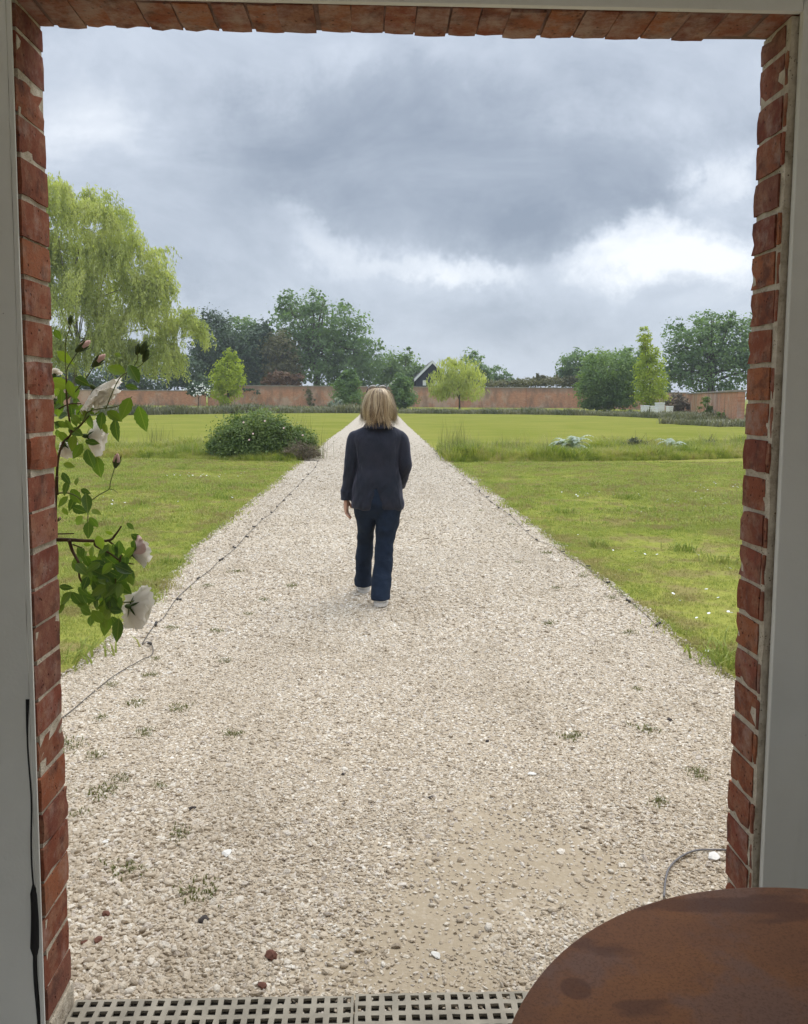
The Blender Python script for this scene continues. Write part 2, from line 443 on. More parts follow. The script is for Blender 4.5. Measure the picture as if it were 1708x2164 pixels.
# scatter: points made here, stones / blades instanced on them by geometry nodes
def variant_collection(name, meshes, m):
    c = bpy.data.collections.new(name)
    for i, me in enumerate(meshes):
        me.materials.append(m)
        c.objects.link(bpy.data.objects.new('%s_%02d' % (name, i), me))
    return c
DEFER = []
def scatter(name, P, rot, scl, coll, nvar, parent=None):
    n = len(P)
    me = bpy.data.meshes.new(name)
    me.vertices.add(n); me.vertices.foreach_set('co', np.asarray(P, dtype=np.float32).ravel())
    for an, typ, key, arr in (('rot', 'FLOAT_VECTOR', 'vector', rot), ('scl', 'FLOAT_VECTOR', 'vector', scl), ('rnd', 'FLOAT', 'value', rng.random(n)), ('pick', 'INT', 'value', rng.integers(0, nvar, n))):
        a = me.attributes.new(an, typ, 'POINT')
        a.data.foreach_set(key, np.asarray(arr, dtype=np.int32 if typ == 'INT' else np.float32).ravel())
    o = link(name, me, None, parent)
    g = bpy.data.node_groups.new(name + '_scatter', 'GeometryNodeTree')
    g.interface.new_socket('Geometry', in_out='INPUT', socket_type='NodeSocketGeometry')
    g.interface.new_socket('Geometry', in_out='OUTPUT', socket_type='NodeSocketGeometry')
    N = g.nodes.new; L = g.links.new
    gi, go = N('NodeGroupInput'), N('NodeGroupOutput')
    ip = N('GeometryNodeInstanceOnPoints'); ci = N('GeometryNodeCollectionInfo')
    ci.inputs['Collection'].default_value = coll; ci.inputs['Separate Children'].default_value = True; ci.inputs['Reset Children'].default_value = True
    def na(nm, dt):
        x = N('GeometryNodeInputNamedAttribute'); x.data_type = dt; x.inputs[0].default_value = nm; return x.outputs[0]
    e2r = N('FunctionNodeEulerToRotation')
    L(gi.outputs[0], ip.inputs['Points']); L(ci.outputs[0], ip.inputs['Instance'])
    ip.inputs['Pick Instance'].default_value = True
    L(na('pick', 'INT'), ip.inputs['Instance Index'])
    L(na('rot', 'FLOAT_VECTOR'), e2r.inputs[0]); L(e2r.outputs[0], ip.inputs['Rotation'])
    L(na('scl', 'FLOAT_VECTOR'), ip.inputs['Scale'])
    L(ip.outputs[0], go.inputs[0])
    DEFER.append((o, g))
    return o

# leaf quads: rhombic blades at centres C, long axis A (unit), side axis B (unit), length l, width w
def leaf_quads(C, A, B, l, w_):
    C = np.asarray(C); l = np.asarray(l)[:, None]; w_ = np.asarray(w_)[:, None]
    Q = np.stack([C - A * l * .5, C + B * w_ * .5 - A * l * .05, C + A * l * .5, C - B * w_ * .5 - A * l * .05], axis=1)
    return Q.reshape(-1, 3), np.arange(len(C) * 4, dtype=np.int32).reshape(-1, 4)
def unit(a):
    return a / np.maximum(np.linalg.norm(a, axis=-1, keepdims=True), 1e-9)
def rand_dirs(n):
    return unit(rng.normal(size=(n, 3)))
def axes_from(nrm):
    """random tangent frame for normals"""
    t = unit(np.cross(nrm, rand_dirs(len(nrm)))); return t, np.cross(nrm, t)

# ------------------------------------------------------------------ ground, path
def disc(name, r, z, m):
    n = 64; rings = [4, 8, 14, 22, 34, 50, 75, 110, 160, 250, 420, r]
    V = [(0, 0, z)] + [(q * math.cos(2 * PI * i / n), q * math.sin(2 * PI * i / n), z) for q in rings for i in range(n)]
    F = [(0, 1 + i, 1 + (i + 1) % n) for i in range(n)]
    for k in range(len(rings) - 1):
        a, b_ = 1 + k * n, 1 + (k + 1) * n
        F += [(a + i, b_ + i, b_ + (i + 1) % n, a + (i + 1) % n) for i in range(n)]
    me = mesh_py(name, V, F)
    return link(name, me, m)
ground = disc('ground', 800, 0.0, M_LAWN); tag(ground, 'mown green lawn with brown patches either side of path', 'lawn', kind='structure')

LEFT = [(-60, 1.0), (-30, 2.2), (-12, 2.9), (-4.5, 3.4), (-2.6, 3.75), (-1.9, 4.05)] + [tuple(gnd(*q)[:2]) for q in [(130, 1440), (200, 1390), (260, 1330), (330, 1272), (425, 1155), (520, 1075), (617, 993), (660, 962), (700, 925), (730, 903), (757, 880)]] + [(-1.40, 69)]
RIGHT = [(60, .5), (30, 2.0), (12, 2.8), (4.5, 3.3), (2.5, 3.7)] + [tuple(gnd(*q)[:2]) for q in [(1540, 1440), (1480, 1390), (1390, 1322), (1290, 1240), (1170, 1150), (1080, 1075), (1000, 1010), (930, 965), (890, 925), (862, 900), (841, 878)]] + [(1.46, 69)]
def dense(pl, step=.12, amp=.045):
    out = []
    for (a, b_) in zip(pl[:-1], pl[1:]):
        L_ = math.hypot(b_[0] - a[0], b_[1] - a[1]); n = max(1, int(L_ / step)) if max(abs(a[0]), abs(b_[0])) < 6 else 4
        for i in range(n):
            t = i / n; x, y = a[0] + (b_[0] - a[0]) * t, a[1] + (b_[1] - a[1]) * t
            s = amp * (mnoise.noise((x * 2.1, y * 2.1, 3.3)) + .8 * mnoise.noise((x * 6, y * 6, 1.3)))
            out.append((x + s, y))
    return out + [pl[-1]]
LD, RD = dense(LEFT), dense(RIGHT)
LF, RF = np.array(LD), np.array(RD)
ys_ = np.concatenate([[-40.0, -20.0, -8.0, .5], np.arange(.6, 14, .06), np.arange(14, 69, .15)])  # gravel carried on unseen behind the room to bounce light indoors
V = []
for y in ys_:
    V += [(np.interp(y, LF[:, 1], LF[:, 0]), y, .006), (np.interp(y, RF[:, 1], RF[:, 0]), y, .006)]
me = mesh_py('path', V, [(2 * i, 2 * i + 1, 2 * i + 3, 2 * i + 2) for i in range(len(ys_) - 1)])
path = link('gravel_path', me, M_PATH); tag(path, 'pale gravel path running straight to the far garden wall', 'path', kind='structure')
LA, RA = np.array(LD), np.array(RD)
LA = LA[np.abs(LA[:, 0]) < 8]; RA = RA[np.abs(RA[:, 0]) < 8]
def xl(y): return np.interp(y, LA[:, 1], LA[:, 0])
def xr(y): return np.interp(y, RA[:, 1], RA[:, 0])

# gravel stones
def stone_mesh(i):
    bm = bmesh.new(); bmesh.ops.create_icosphere(bm, subdivisions=1, radius=1)
    r_ = random.Random(i)
    for v in bm.verts:
        v.co *= 1 + r_.uniform(-.28, .28)
        v.co.x *= 1.2; v.co.y *= .85; v.co.z *= .50
    me = bpy.data.meshes.new('stone'); bm.to_mesh(me); bm.free()
    for p in me.polygons: p.use_smooth = (i % 4 == 0)
    return me
STONES = variant_collection('stone', [stone_mesh(i) for i in range(8)], M_STONE)
PS, SC = [], []
for (y0, y1, sp, s0) in ((1.945, 3.2, .0074, .0041), (3.2, 5.0, .0094, .0050), (5.0, 8.0, .0138, .0072), (8.0, 14, .024, .0105), (14, 30, .036, .0120)):
    ys = np.arange(y0, y1, sp)
    for y in ys:
        hw = .50 * y + .35
        a, b_ = max(-hw, (xl(y) if y > 4.2 else -9) - .05), min(hw, (xr(y) if y > 4.1 else 9) + .05)
        xs = np.arange(a, b_, sp)
        PS.append(np.c_[xs + rng.uniform(-.6, .6, len(xs)) * sp, np.full(len(xs), y) + rng.uniform(-.6, .6, len(xs)) * sp])
        SC.append(np.full(len(xs), s0))
PS = np.concatenate(PS); SC = np.concatenate(SC)
keep = (rng.random(len(PS)) < .93) & (rng.random(len(PS)) > (PS[:, 1] - 14) / 16)
wob = np.array([mnoise.noise((x * 4, y * 4, 2)) + .6 * mnoise.noise((x * 13, y * 13, 5)) for x, y in PS]) * .14
for p, r in zip(DIRT, (.30, .20, .22, .30)):
    dd = np.hypot(PS[:, 0] - p.x, (PS[:, 1] - p.y) * .75)
    keep &= rng.random(len(PS)) > .62 * np.clip(1.4 - (dd + wob) / (r * 1.0), 0, 1)
PS, SC = PS[keep], SC[keep]
n = len(PS)
size = SC * np.exp(rng.normal(0, .38, n)) * (1 + .25 * (PS[:, 1] < 2.9))
left_boost = 1 + .45 * np.clip((-PS[:, 0] - .2) / .6, 0, 1) * (PS[:, 1] < 3.2)
size = np.clip(size * left_boost, .0022, .016 + .004 * (PS[:, 1] > 14))
Pz = np.c_[PS, .006 + size * rng.uniform(-.32, .22, n)]
rot = np.c_[rng.normal(0, .35, n), rng.normal(0, .35, n), rng.uniform(0, 6.28, n)]
gravel = scatter('gravel_stones', Pz, rot, np.repeat(size[:, None], 3, 1), STONES, 8)
tag(gravel, 'loose cream and grey gravel stones covering the path', 'gravel', kind='stuff')

# ------------------------------------------------------------------ grass on the lawn
def blade_clump(seed, n, h, spread, wd, lean):
    r_ = np.random.default_rng(seed); V, F = [], []
    for i in range(n):
        x, y = r_.normal(0, spread, 2); a = r_.uniform(0, 6.28); hh = h * r_.uniform(.5, 1.15); ln = lean * hh * r_.uniform(.3, 1.3)
        dx, dy = math.cos(a), math.sin(a); px, py = -dy * wd * .5, dx * wd * .5
        o = len(V)
        V += [(x - px, y - py, -.004), (x + px, y + py, -.004),
              (x + dx * ln * .35 + px * .8, y + dy * ln * .35 + py * .8, hh * .6), (x + dx * ln * .35 - px * .8, y + dy * ln * .35 - py * .8, hh * .6),
              (x + dx * ln, y + dy * ln, hh * r_.uniform(.75, 1))]
        F += [(o, o + 1, o + 2, o + 3), (o + 3, o + 2, o + 4)]
    return mesh_py('blades', V, F)
GRASS = variant_collection('blade_clump', [blade_clump(i, 16, .024, .032, .0042, 1.1) for i in range(6)], M_GRASS)
GRASS_FAR = variant_collection('blade_clump_far', [blade_clump(40 + i, 16, .028, .06, .010, 1.1) for i in range(5)], M_GRASS)
def lawn_points(y0, y1, sp, pad=.3):
    out = []
    for y in np.arange(y0, y1, sp):
        hw = .50 * y + pad
        for a, b_ in ((-hw, xl(y) - .01), (xr(y) + .01, hw)):
            if b_ > a:
                xs = np.arange(a, b_, sp)
                out.append(np.c_[xs + rng.uniform(-.5, .5, len(xs)) * sp, np.full(len(xs), y) + rng.uniform(-.5, .5, len(xs)) * sp, np.zeros(len(xs))])
    return np.concatenate(out)
def lawn_scatter(name, P, coll, nvar, smin, smax, label):
    n = len(P)
    lush = np.array([mnoise.noise((x * .55, y * .55, 5)) + .5 * mnoise.noise((x * 2.0, y * 2.0, 8)) for x, y, _ in P])
    keep = rng.random(n) < np.clip(.72 + .5 * lush, .15, 1)
    P, lush = P[keep], lush[keep]; n = len(P)
    s = rng.uniform(smin, smax, n) * np.clip(1 + .55 * lush, .5, 1.6)
    o = scatter(name, P, np.c_[rng.normal(0, .1, n), rng.normal(0, .1, n), rng.uniform(0, 6.28, n)], np.c_[s, s, s * rng.uniform(.7, 1.3, n)], coll, nvar)
    return tag(o, label, 'grass', kind='stuff')
lawn_scatter('lawn_grass', lawn_points(3.3, 9.5, .036), GRASS, 6, .7, 1.35, 'short grass blades of the lawn close beside the path')
lawn_scatter('lawn_grass', lawn_points(9.5, 19.0, .072, .6), GRASS_FAR, 5, .8, 1.5, 'short grass blades of the lawn before the flower bed')

# ------------------------------------------------------------------ the building with the doorway
XL, XR, TOP = -.742, .878, 2.300
bld = empty('brick_building', (0, 1.85, 0)); tag(bld, 'brick doorway with white painted inner wall, opening onto the gravel path', 'building')
def bpart(name, dims, m, parent=bld, bevel=0.0):
    me = box_mesh(name, dims, bevel)
    o = link(name, me, m, parent)
    if parent is bld: o.matrix_parent_inverse = Matrix.Translation((0, -1.85, 0))
    return o
bpart('plaster_wall', (-2.6, XL - .0095, 1.765, 1.783, 0, 2.75), M_WHITE, bevel=.003)
bpart('plaster_wall', (XR, 2.6, 1.765, 1.783, 0, 2.75), M_WHITE, bevel=.003)
bpart('plaster_wall', (XL - .0035, XR - .0005, 1.7655, 1.7825, TOP - .002, 2.75), M_WHITE, bevel=.003)
bpart('corner_bead', (XL - .0080, XL + .0015, 1.7625, 1.7685, 0, TOP - .003), M_WHITE, bevel=.002)
def rough_core(name, dims, amp, seed):
    """mortar backing with an uneven face"""
    bm = bmesh.new(); bm_box(bm, *dims)
    bmesh.ops.subdivide_edges(bm, edges=[e for e in bm.edges if e.calc_length() > 1.2], cuts=110)
    bmesh.ops.triangulate(bm, faces=bm.faces[:])
    for v in bm.verts:
        v.co += Vector((mnoise.noise(v.co * 14 + Vector((seed, 0, 0))), mnoise.noise(v.co * 14 + Vector((0, seed, 9))), 0 if dims[5] - dims[4] > 1 else mnoise.noise(v.co * 14))) * amp
    me = bpy.data.meshes.new(name); bm.to_mesh(me); bm.free()
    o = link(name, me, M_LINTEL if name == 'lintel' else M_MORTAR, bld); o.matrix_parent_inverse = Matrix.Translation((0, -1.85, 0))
    return o
jl = rough_core('jamb', (-3.0, XL + .0005, 1.788, 1.916, 0, 2.298), .0012, 3)
jr = rough_core('jamb', (.8650, 3.0, 1.788, 1.916, 0, 2.298), .0022, 8)
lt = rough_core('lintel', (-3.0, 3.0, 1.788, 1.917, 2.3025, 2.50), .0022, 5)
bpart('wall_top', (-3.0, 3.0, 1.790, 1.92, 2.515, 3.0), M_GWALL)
bpart('side_wall', (-2.75, -2.6, -1.9, 1.783, 0, 2.75), M_WHITE)
bpart('side_wall', (2.6, 2.75, -1.9, 1.783, 0, 2.75), M_WHITE)
bpart('ceiling', (-2.75, 2.75, -1.9, 1.7835, 2.753, 2.85), M_WHITE)
bpart('back_wall', (-2.6, 2.6, -1.9, -1.8, 0, .12), M_WHITE)  # unseen back wall; its wide opening is sized to light the plaster
bpart('back_wall', (-2.6, -2.4, -1.9, -1.8, .12, 2.75), M_WHITE)
bpart('back_wall', (2.4, 2.6, -1.9, -1.8, .12, 2.75), M_WHITE)
bpart('back_wall', (-2.4, 2.4, -1.9, -1.8, 2.6, 2.75), M_WHITE)
bpart('roof', (-3.1, 3.1, -2.0, 2.0, 3.003, 3.12), M_GWALL)
floor = bpart('floor', (-2.6, 2.6, -1.9, 1.783, -.05, .0105), M_FLOOR)

def brick_mesh(seed, dx, dy, dz, jit=.0008, cuts=3):
    """one worn clay brick, centred, rounded and chipped"""
    r_ = random.Random(seed)
    n_ = cuts
    V, idx, F = [], {}, []
    def vid(i, j, k):
        if (i, j, k) not in idx:
            p = [2 * i / n_ - 1, 2 * j / n_ - 1, 2 * k / n_ - 1]
            ext = sum(1 for q in p if abs(q) > .99)
            sh = {1: 0, 2: .0004, 3: .0012}.get(ext, 0)
            q = [p[0] * dx / 2, p[1] * dy / 2, p[2] * dz / 2]
            for a in range(3):
                if abs(p[a]) > .99: q[a] -= math.copysign(sh, p[a])
                q[a] += r_.uniform(-1, 1) * jit
            if ext >= 2 and r_.random() < .08:
                c_ = r_.uniform(.0015, .0045)
                q = [v_ - math.copysign(c_, v_) if abs(p[a_]) > .99 else v_ for a_, v_ in enumerate(q)]
            idx[(i, j, k)] = len(V); V.append(q)
        return idx[(i, j, k)]
    R_ = range(n_)
    for a in R_:
        for c in R_:
            F += [(vid(0, a, c), vid(0, a, c + 1), vid(0, a + 1, c + 1), vid(0, a + 1, c)), (vid(n_, a, c), vid(n_, a + 1, c), vid(n_, a + 1, c + 1), vid(n_, a, c + 1)),
                  (vid(a, 0, c), vid(a + 1, 0, c), vid(a + 1, 0, c + 1), vid(a, 0, c + 1)), (vid(a, n_, c), vid(a, n_, c + 1), vid(a + 1, n_, c + 1), vid(a + 1, n_, c)),
                  (vid(a, c, 0), vid(a, c + 1, 0), vid(a + 1, c + 1, 0), vid(a + 1, c, 0)), (vid(a, c, n_), vid(a + 1, c, n_), vid(a + 1, c + 1, n_), vid(a, c + 1, n_))]
    return mesh_py('brick', V, F)
BR = {}
def brick(parent, key, dims, loc, rot=(0, 0, 0)):
    pool = BR.setdefault(key, [])
    if len(pool) < 6:
        me = brick_mesh(len(BR) * 31 + len(pool), *dims); me.materials.append(M_BRICK_LINTEL if key.startswith('soldier') else M_BRICK); pool.append(me)
    else: me = random.choice(pool)
    o = link('brick', me, None, parent, loc)
    o.rotation_euler = rot
    return o
Z0, PITCH_Z = 1.49, .083
for k in range(-17, 10):
    z = Z0 + (k + .5) * PITCH_Z
    if z > 2.23: continue
    jx, jy, jz = random.uniform(-.0025, .0035), random.uniform(-.007, .006), random.uniform(-.003, .003)
    tilt = (random.uniform(-.012, .012), random.uniform(-.008, .008), random.uniform(-.012, .012))
    if z > .09:
        brick(jl, 'reveal', (.215, .142, .0738), (XL + .004 - .1075 + jx, 1.848 + jy, z + jz), tilt)
    yk = random.uniform(-.004, .004)
    brick(jr, 'reveal_right', (.215, .113, .0735), (.861 + .1075 + random.uniform(-.002, .002), 1.8645 + yk, z + jz), tilt)
    if k % 4 != 1:
        brick(jr, 'closer', (.10, .015, .068), (.8625 + .05 + random.uniform(-.003, .002), 1.7975, z + random.uniform(-.003, .003)), tilt)
brick(jl, 'cut', (.215, .140, .046), (XL + .004 - .1075, 1.849, 2.2665)); brick(jr, 'cut_right', (.215, .112, .046), (.861 + .1075, 1.8645, 2.2665))
x = XL - .15; i = 0
while x < XR + .2:
    wd = random.uniform(.060, .078)
    drop = random.uniform(-.007, .0015)
    yy = 1.856 + random.uniform(-.006, .006)
    if abs(x - .815) < .05: drop, yy = .002, 1.836
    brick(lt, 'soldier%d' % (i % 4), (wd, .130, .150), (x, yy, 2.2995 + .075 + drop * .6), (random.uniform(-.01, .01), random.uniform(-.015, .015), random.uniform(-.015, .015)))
    x += wd + random.choice((.001, .002, .005)); i += 1
M_BLACK = plain('strip_black', (.012, .011, .011), .7, .3, .3, 20)
# black strip for the dark split and cable beside the plaster, lower left
pts, rad = [], []
for i in range(40):
    z = .02 + i * .021
    wv = .0018 + .0030 * max(0, math.sin(i * .18)) + (.006 if .27 < z < .40 else 0)
    pts.append((XL - .014 + .002 * math.sin(i * .5), 1.7645, z)); rad.append(wv)
V, F = tube(pts, rad, 8)
cab = link('split_strip', mesh_py('split_strip', V, F, True), M_BLACK, bld); cab.matrix_parent_inverse = Matrix.Translation((0, -1.85, 0))
# plinth under the left jamb
bpart('plinth', (-.93, XL + .006, 1.79, 1.931, 0, .072), M_MORTAR, bevel=.008)

# ------------------------------------------------------------------ drain grates
M_GRATE = plain('grate_plastic', (.30, .265, .205), .75, .3, .3, 14, .3, 120)
M_HOLE_SHADE = plain('hole_shade', (.028, .024, .020), .9, .1, .5, 40)  # near-black stand-in for the shade down in the grate holes
def grate(x0, x1, y0, y1, z, label):
    t = empty('drain_grate', ((x0 + x1) / 2, (y0 + y1) / 2, .006)); tag(t, label, 'drain grate', 'drain grates in the doorway threshold')
    inv = Matrix.Translation((-(x0 + x1) / 2, -(y0 + y1) / 2, -.006))
    bm = bmesh.new()
    p, hole = .0315, .0185
    nx, ny = int((x1 - x0) / p), 4
    px = (x1 - x0) / nx; py = (y1 - y0) / ny
    xs = [x0]; ys = [y0]
    for i in range(nx): xs += [x0 + (i + .5) * px - hole / 2, x0 + (i + .5) * px + hole / 2]
    for j in range(ny): ys += [y0 + (j + .5) * py - hole / 2, y0 + (j + .5) * py + hole / 2]
    xs.append(x1); ys.append(y1)
    g = [[bm.verts.new((x_ + random.uniform(-.0012, .0012), y_ + random.uniform(-.0012, .0012), z)) for y_ in ys] for x_ in xs]
    for i in range(len(xs) - 1):
        for j in range(len(ys) - 1):
            if i % 2 == 1 and j % 2 == 1: continue
            bm.faces.new((g[i][j], g[i + 1][j], g[i + 1][j + 1], g[i][j + 1]))
    r = bmesh.ops.extrude_face_region(bm, geom=bm.faces[:])
    for v in r['geom']:
        if isinstance(v, bmesh.types.BMVert): v.co.z -= .008
    bmesh.ops.recalc_face_normals(bm, faces=bm.faces[:])
    me = bpy.data.meshes.new('grille'); bm.to_mesh(me); bm.free()
    o = link('grille', me, M_GRATE, t); o.matrix_parent_inverse = inv
    c = link('channel', box_mesh('channel', (x0 + .002, x1 - .002, y0 + .002, y1 - .002, .0065, z - .009)), M_HOLE_SHADE, t); c.matrix_parent_inverse = inv
xm = gnd(750, 2125).x
grate(XL + .010, xm - .002, 1.797, 1.925, .022, 'drain grate section with dark open holes beside the plinth')
grate(xm + .002, .855, 1.799, 1.929, .023, 'drain grate section whose holes are partly filled with gravel')
nn = 260
Pd = np.c_[rng.uniform(xm - .18, .80, nn), rng.uniform(1.86, 1.928, nn), np.full(nn, .015)]
tag(scatter('drain_gravel', Pd, np.c_[rng.normal(0, .4, nn), rng.normal(0, .4, nn), rng.uniform(0, 6, nn)], np.repeat(rng.uniform(.004, .008, nn)[:, None], 3, 1), STONES, 8), 'small stones caught in the drain grate holes', 'gravel', kind='stuff')

# ------------------------------------------------------------------ rusty table
TX, TY, TR, TZ = .599, .730, .482, .74
tb = empty('round_table', (TX, TY, .0105)); tag(tb, 'round rusty steel table with stained brown top', 'table')
def lathe(prof, seg=96):
    V, F = [], []
    for r, z in prof:
        for k in range(seg): V.append((r * math.cos(2 * PI * k / seg), r * math.sin(2 * PI * k / seg), z))
    for i in range(len(prof) - 1):
        for k in range(seg):
            k2 = (k + 1) % seg
            F.append((i * seg + k, i * seg + k2, (i + 1) * seg + k2, (i + 1) * seg + k))
    F.append(tuple(reversed(range(seg)))); F.append(tuple(range((len(prof) - 1) * seg, len(prof) * seg)))
    return V, F
zt = TZ - .0105
V, F = lathe([(TR - .004, zt - .022), (TR - .0012, zt - .021), (TR, zt - .018), (TR, zt - .003), (TR - .001, zt - .001), (TR - .004, zt)], 128)
link('table_top', mesh_py('table_top', V, F), M_RUST, tb)
V, F = lathe([(.16, zt - .034), (.16, zt - .0225)], 32); link('top_plate', mesh_py('top_plate', V, F), M_RUST, tb)
V, F = lathe([(.035, .05), (.035, zt - .0345)], 32); link('column', mesh_py('column', V, F, True), M_RUST, tb)
V, F = lathe([(.24, 0), (.24, .012), (.06, .04), (.036, .0495)], 64); link('base', mesh_py('base', V, F), M_RUST, tb)

# ------------------------------------------------------------------ climbing rose
def m_petal(t):
    co = t.coord()
    n = t.noise(co, 30, 3)
    c = t.mix(n, (.78, .73, .62), (.88, .85, .78))
    p = bsdf(t, c, .55, .25)
    tr = t.n('ShaderNodeBsdfTranslucent'); t.set(tr.inputs[0], c)
    mx = t.n('ShaderNodeMixShader'); mx.inputs[0].default_value = .4
    t.t.links.new(p, mx.inputs[1]); t.t.links.new(tr.outputs[0], mx.inputs[2]); return mx.outputs[0]
M_PETAL = material('rose_petal', m_petal)
M_PINK = plain('bud_petal', (.66, .42, .36), .6, .25, .3, 40)
M_PINKISH = plain('pink_petal', (.74, .52, .47), .6, .25, .15, 30)
def m_rleaf(t):
    r = t.n('ShaderNodeObjectInfo').outputs['Random']
    co = t.coord()
    c = t.ramp(r, [(0, (.035, .080, .018)), (.35, (.070, .140, .024)), (.7, (.120, .205, .028)), (1, (.17, .255, .036))])
    n = t.noise(co, 60, 3)
    c = t.mix(t.m('MULTIPLY', n, .4), c, (.03, .06, .012))
    sp = t.n('ShaderNodeSeparateXYZ'); t.set(sp.inputs[0], co); ay = t.m('ABSOLUTE', sp.outputs[1])
    rib = t.m('SUBTRACT', 1.0, t.smooth(ay, .008, .030))
    side = t.m('SINE', t.m('MULTIPLY', t.m('SUBTRACT', sp.outputs[0], t.m('MULTIPLY', ay, .9)), 52.0))
    rib = t.m('MAXIMUM', rib, t.m('MULTIPLY', t.smooth(side, .86, 1.0), .5))
    c = t.mix(t.m('MULTIPLY', rib, .55), c, (.16, .22, .06))
    p = bsdf(t, c, .38, .5, n, .25, .004)
    tr = t.n('ShaderNodeBsdfTranslucent'); t.set(tr.inputs[0], t.mix(1.0, c, (1.9, 1.8, .7), 'MULTIPLY'))
    mx = t.n('ShaderNodeMixShader'); mx.inputs[0].default_value = .45
    t.t.links.new(p, mx.inputs[1]); t.t.links.new(tr.outputs[0], mx.inputs[2]); return mx.outputs[0]
M_RLEAF = material('rose_leaf', m_rleaf)
M_STEM = plain('rose_stem', (.075, .045, .022), .8, .2, .4, 30)
M_GSTEM = plain('green_stem', (.11, .13, .035), .7, .2, .3, 30)
M_CALYX = plain('calyx_green', (.05, .075, .02), .7, .2, .3, 40)

rose = empty('climbing_rose', (-.86, 2.10, 0)); tag(rose, 'climbing rose with white blooms hanging beside the left brick jamb', 'rose plant')
RINV = Matrix.Translation((.86, -2.10, 0))
def rchild(name, me, m, parent=rose):
    o = link(name, me, m, parent)
    return o
def setw(o, M_):
    """world matrix for a child whose parents carry only translations"""
    off = Matrix.Translation((.86, -2.10, 0))
    o.matrix_local = off @ M_
def leaf_mesh(seed, L=1.0, W=.62):
    r_ = random.Random(seed); nseg = 12; V = []
    prof = [0, .40, .68, .87, .97, 1.0, .97, .90, .78, .62, .43, .22, 0]
    bend = r_.uniform(-.25, .1); fold = r_.uniform(.05, .22)
    for i in range(nseg + 1):
        t = i / nseg; hw = W / 2 * prof[i] * (1 + r_.uniform(-.05, .05)) * (1.0 if i % 2 else .93); zc = bend * t * t
        V += [(t * L, -hw, zc + fold * hw * 1.6), (t * L, 0, zc), (t * L, hw, zc + fold * hw * 1.6)]
    F = []
    for i in range(nseg):
        a = i * 3
        F += [(a, a + 3, a + 4, a + 1), (a + 1, a + 4, a + 5, a + 2)]
    me = mesh_py('leaf', V, F, True); me.materials.append(M_RLEAF); return me
LEAVES = [leaf_mesh(i, 1.0, .46 + .05 * (i % 4)) for i in range(8)]
def z5(zx, zy): return zx / 2.278 / 1.2576, (850 + zy / 2.278) / 1.2576        # zoomed reading -> photo pixel
RD_ = 2.12
PXM = 1750 / RD_
def put_leaf(zx, zy, ln, ang, dep=None, tiltr=.5):
    u, v = z5(zx, zy); Y = RD_ + (random.uniform(-.06, .08) if dep is None else dep)
    c = aty(u, v, Y); L = ln / 2.278 / 1.2576 / 1750 * Y * 1.02
    a = math.radians(ang)
    t = Vector((math.cos(a), random.uniform(-tiltr, tiltr), -math.sin(a))).normalized()
    nrm = Vector((random.uniform(-.5, .5), -1, random.uniform(-.2, .7))); nrm = (nrm - t * nrm.dot(t)).normalized()
    b_ = nrm.cross(t)
    M_ = Matrix((t, b_, nrm)).transposed().to_4x4()
    M_ = Matrix.Translation(c - t * (L * .5)) @ M_ @ Matrix.Scale(L, 4)
    o = rchild('leaf', random.choice(LEAVES), None); setw(o, M_)
    return c
# centre x, y, length, direction of the tip (degrees, clockwise from right) read from the photo
LV = [(350, 385, 135, 195), (430, 420, 110, 80), (375, 470, 100, 95), (495, 372, 110, 25), (760, 540, 150, 110), (865, 600, 160, 75), (545, 620, 105, 95), (612, 612, 110, 100), (700, 668, 140, 85),
      (695, 585, 110, 35), (500, 558, 85, 170), (562, 553, 80, 190), (560, 742, 85, 10), (470, 795, 105, 120), (545, 845, 130, 80), (596, 892, 130, 82), (420, 882, 75, 15), (435, 555, 95, 85), (380, 582, 85, 160),
      (360, 632, 75, 200), (388, 712, 85, 50), (470, 682, 95, 30), (440, 745, 100, 95), (465, 975, 55, 270), (400, 962, 85, 65), (402, 1020, 95, 100), (460, 1070, 105, 60), (527, 1112, 135, 75), (440, 1112, 105, 110),
      (382, 1102, 85, 130), (480, 1150, 95, 20), (582, 1162, 75, 15), (480, 1216, 95, 130), (570, 1225, 85, 60), (535, 1272, 105, 90), (396, 1162, 55, 70), (500, 1408, 55, 100), (530, 1360, 45, 10), (812, 330, 130, 60), (718, 215, 55, 20),
      (640, 660, 80, 60), (520, 1040, 70, 20), (345, 440, 70, 120), (420, 640, 80, 60), (350, 90, 70, 60), (395, 230, 120, 40), (700, 300, 120, 200), (800, 410, 90, 15), (460, 440, 90, 100), (365, 520, 80, 80), (350, 690, 60, 90),
      (400, 1620, 85, 10), (395, 1690, 110, 130), (370, 1750, 70, 120), (550, 1820, 90, 105), (640, 1850, 130, 100), (715, 1880, 150, 95), (705, 1760, 80, 10), (700, 1840, 100, 60), (735, 1590, 130, 100), (800, 1560, 110, 70),
      (790, 1250, 60, 45), (830, 1320, 85, 40), (815, 1370, 90, 100), (740, 1390, 70, 60), (770, 1440, 60, 20), (660, 1290, 50, 200)]
for q in LV: put_leaf(*q)
for i in range(120):       # the thick dark bunch low on the branch
    zx = random.gauss(620, 95); zy = random.gauss(1590, 125)
    if 450 < zx < 800 and 1340 < zy < 1880: put_leaf(zx, zy, random.uniform(75, 130), random.uniform(20, 160), random.uniform(-.08, .09), .8)
for i in range(16):
    put_leaf(random.uniform(345, 520), random.uniform(400, 760), random.uniform(60, 105), random.uniform(0, 180), random.uniform(0, .1), .8)
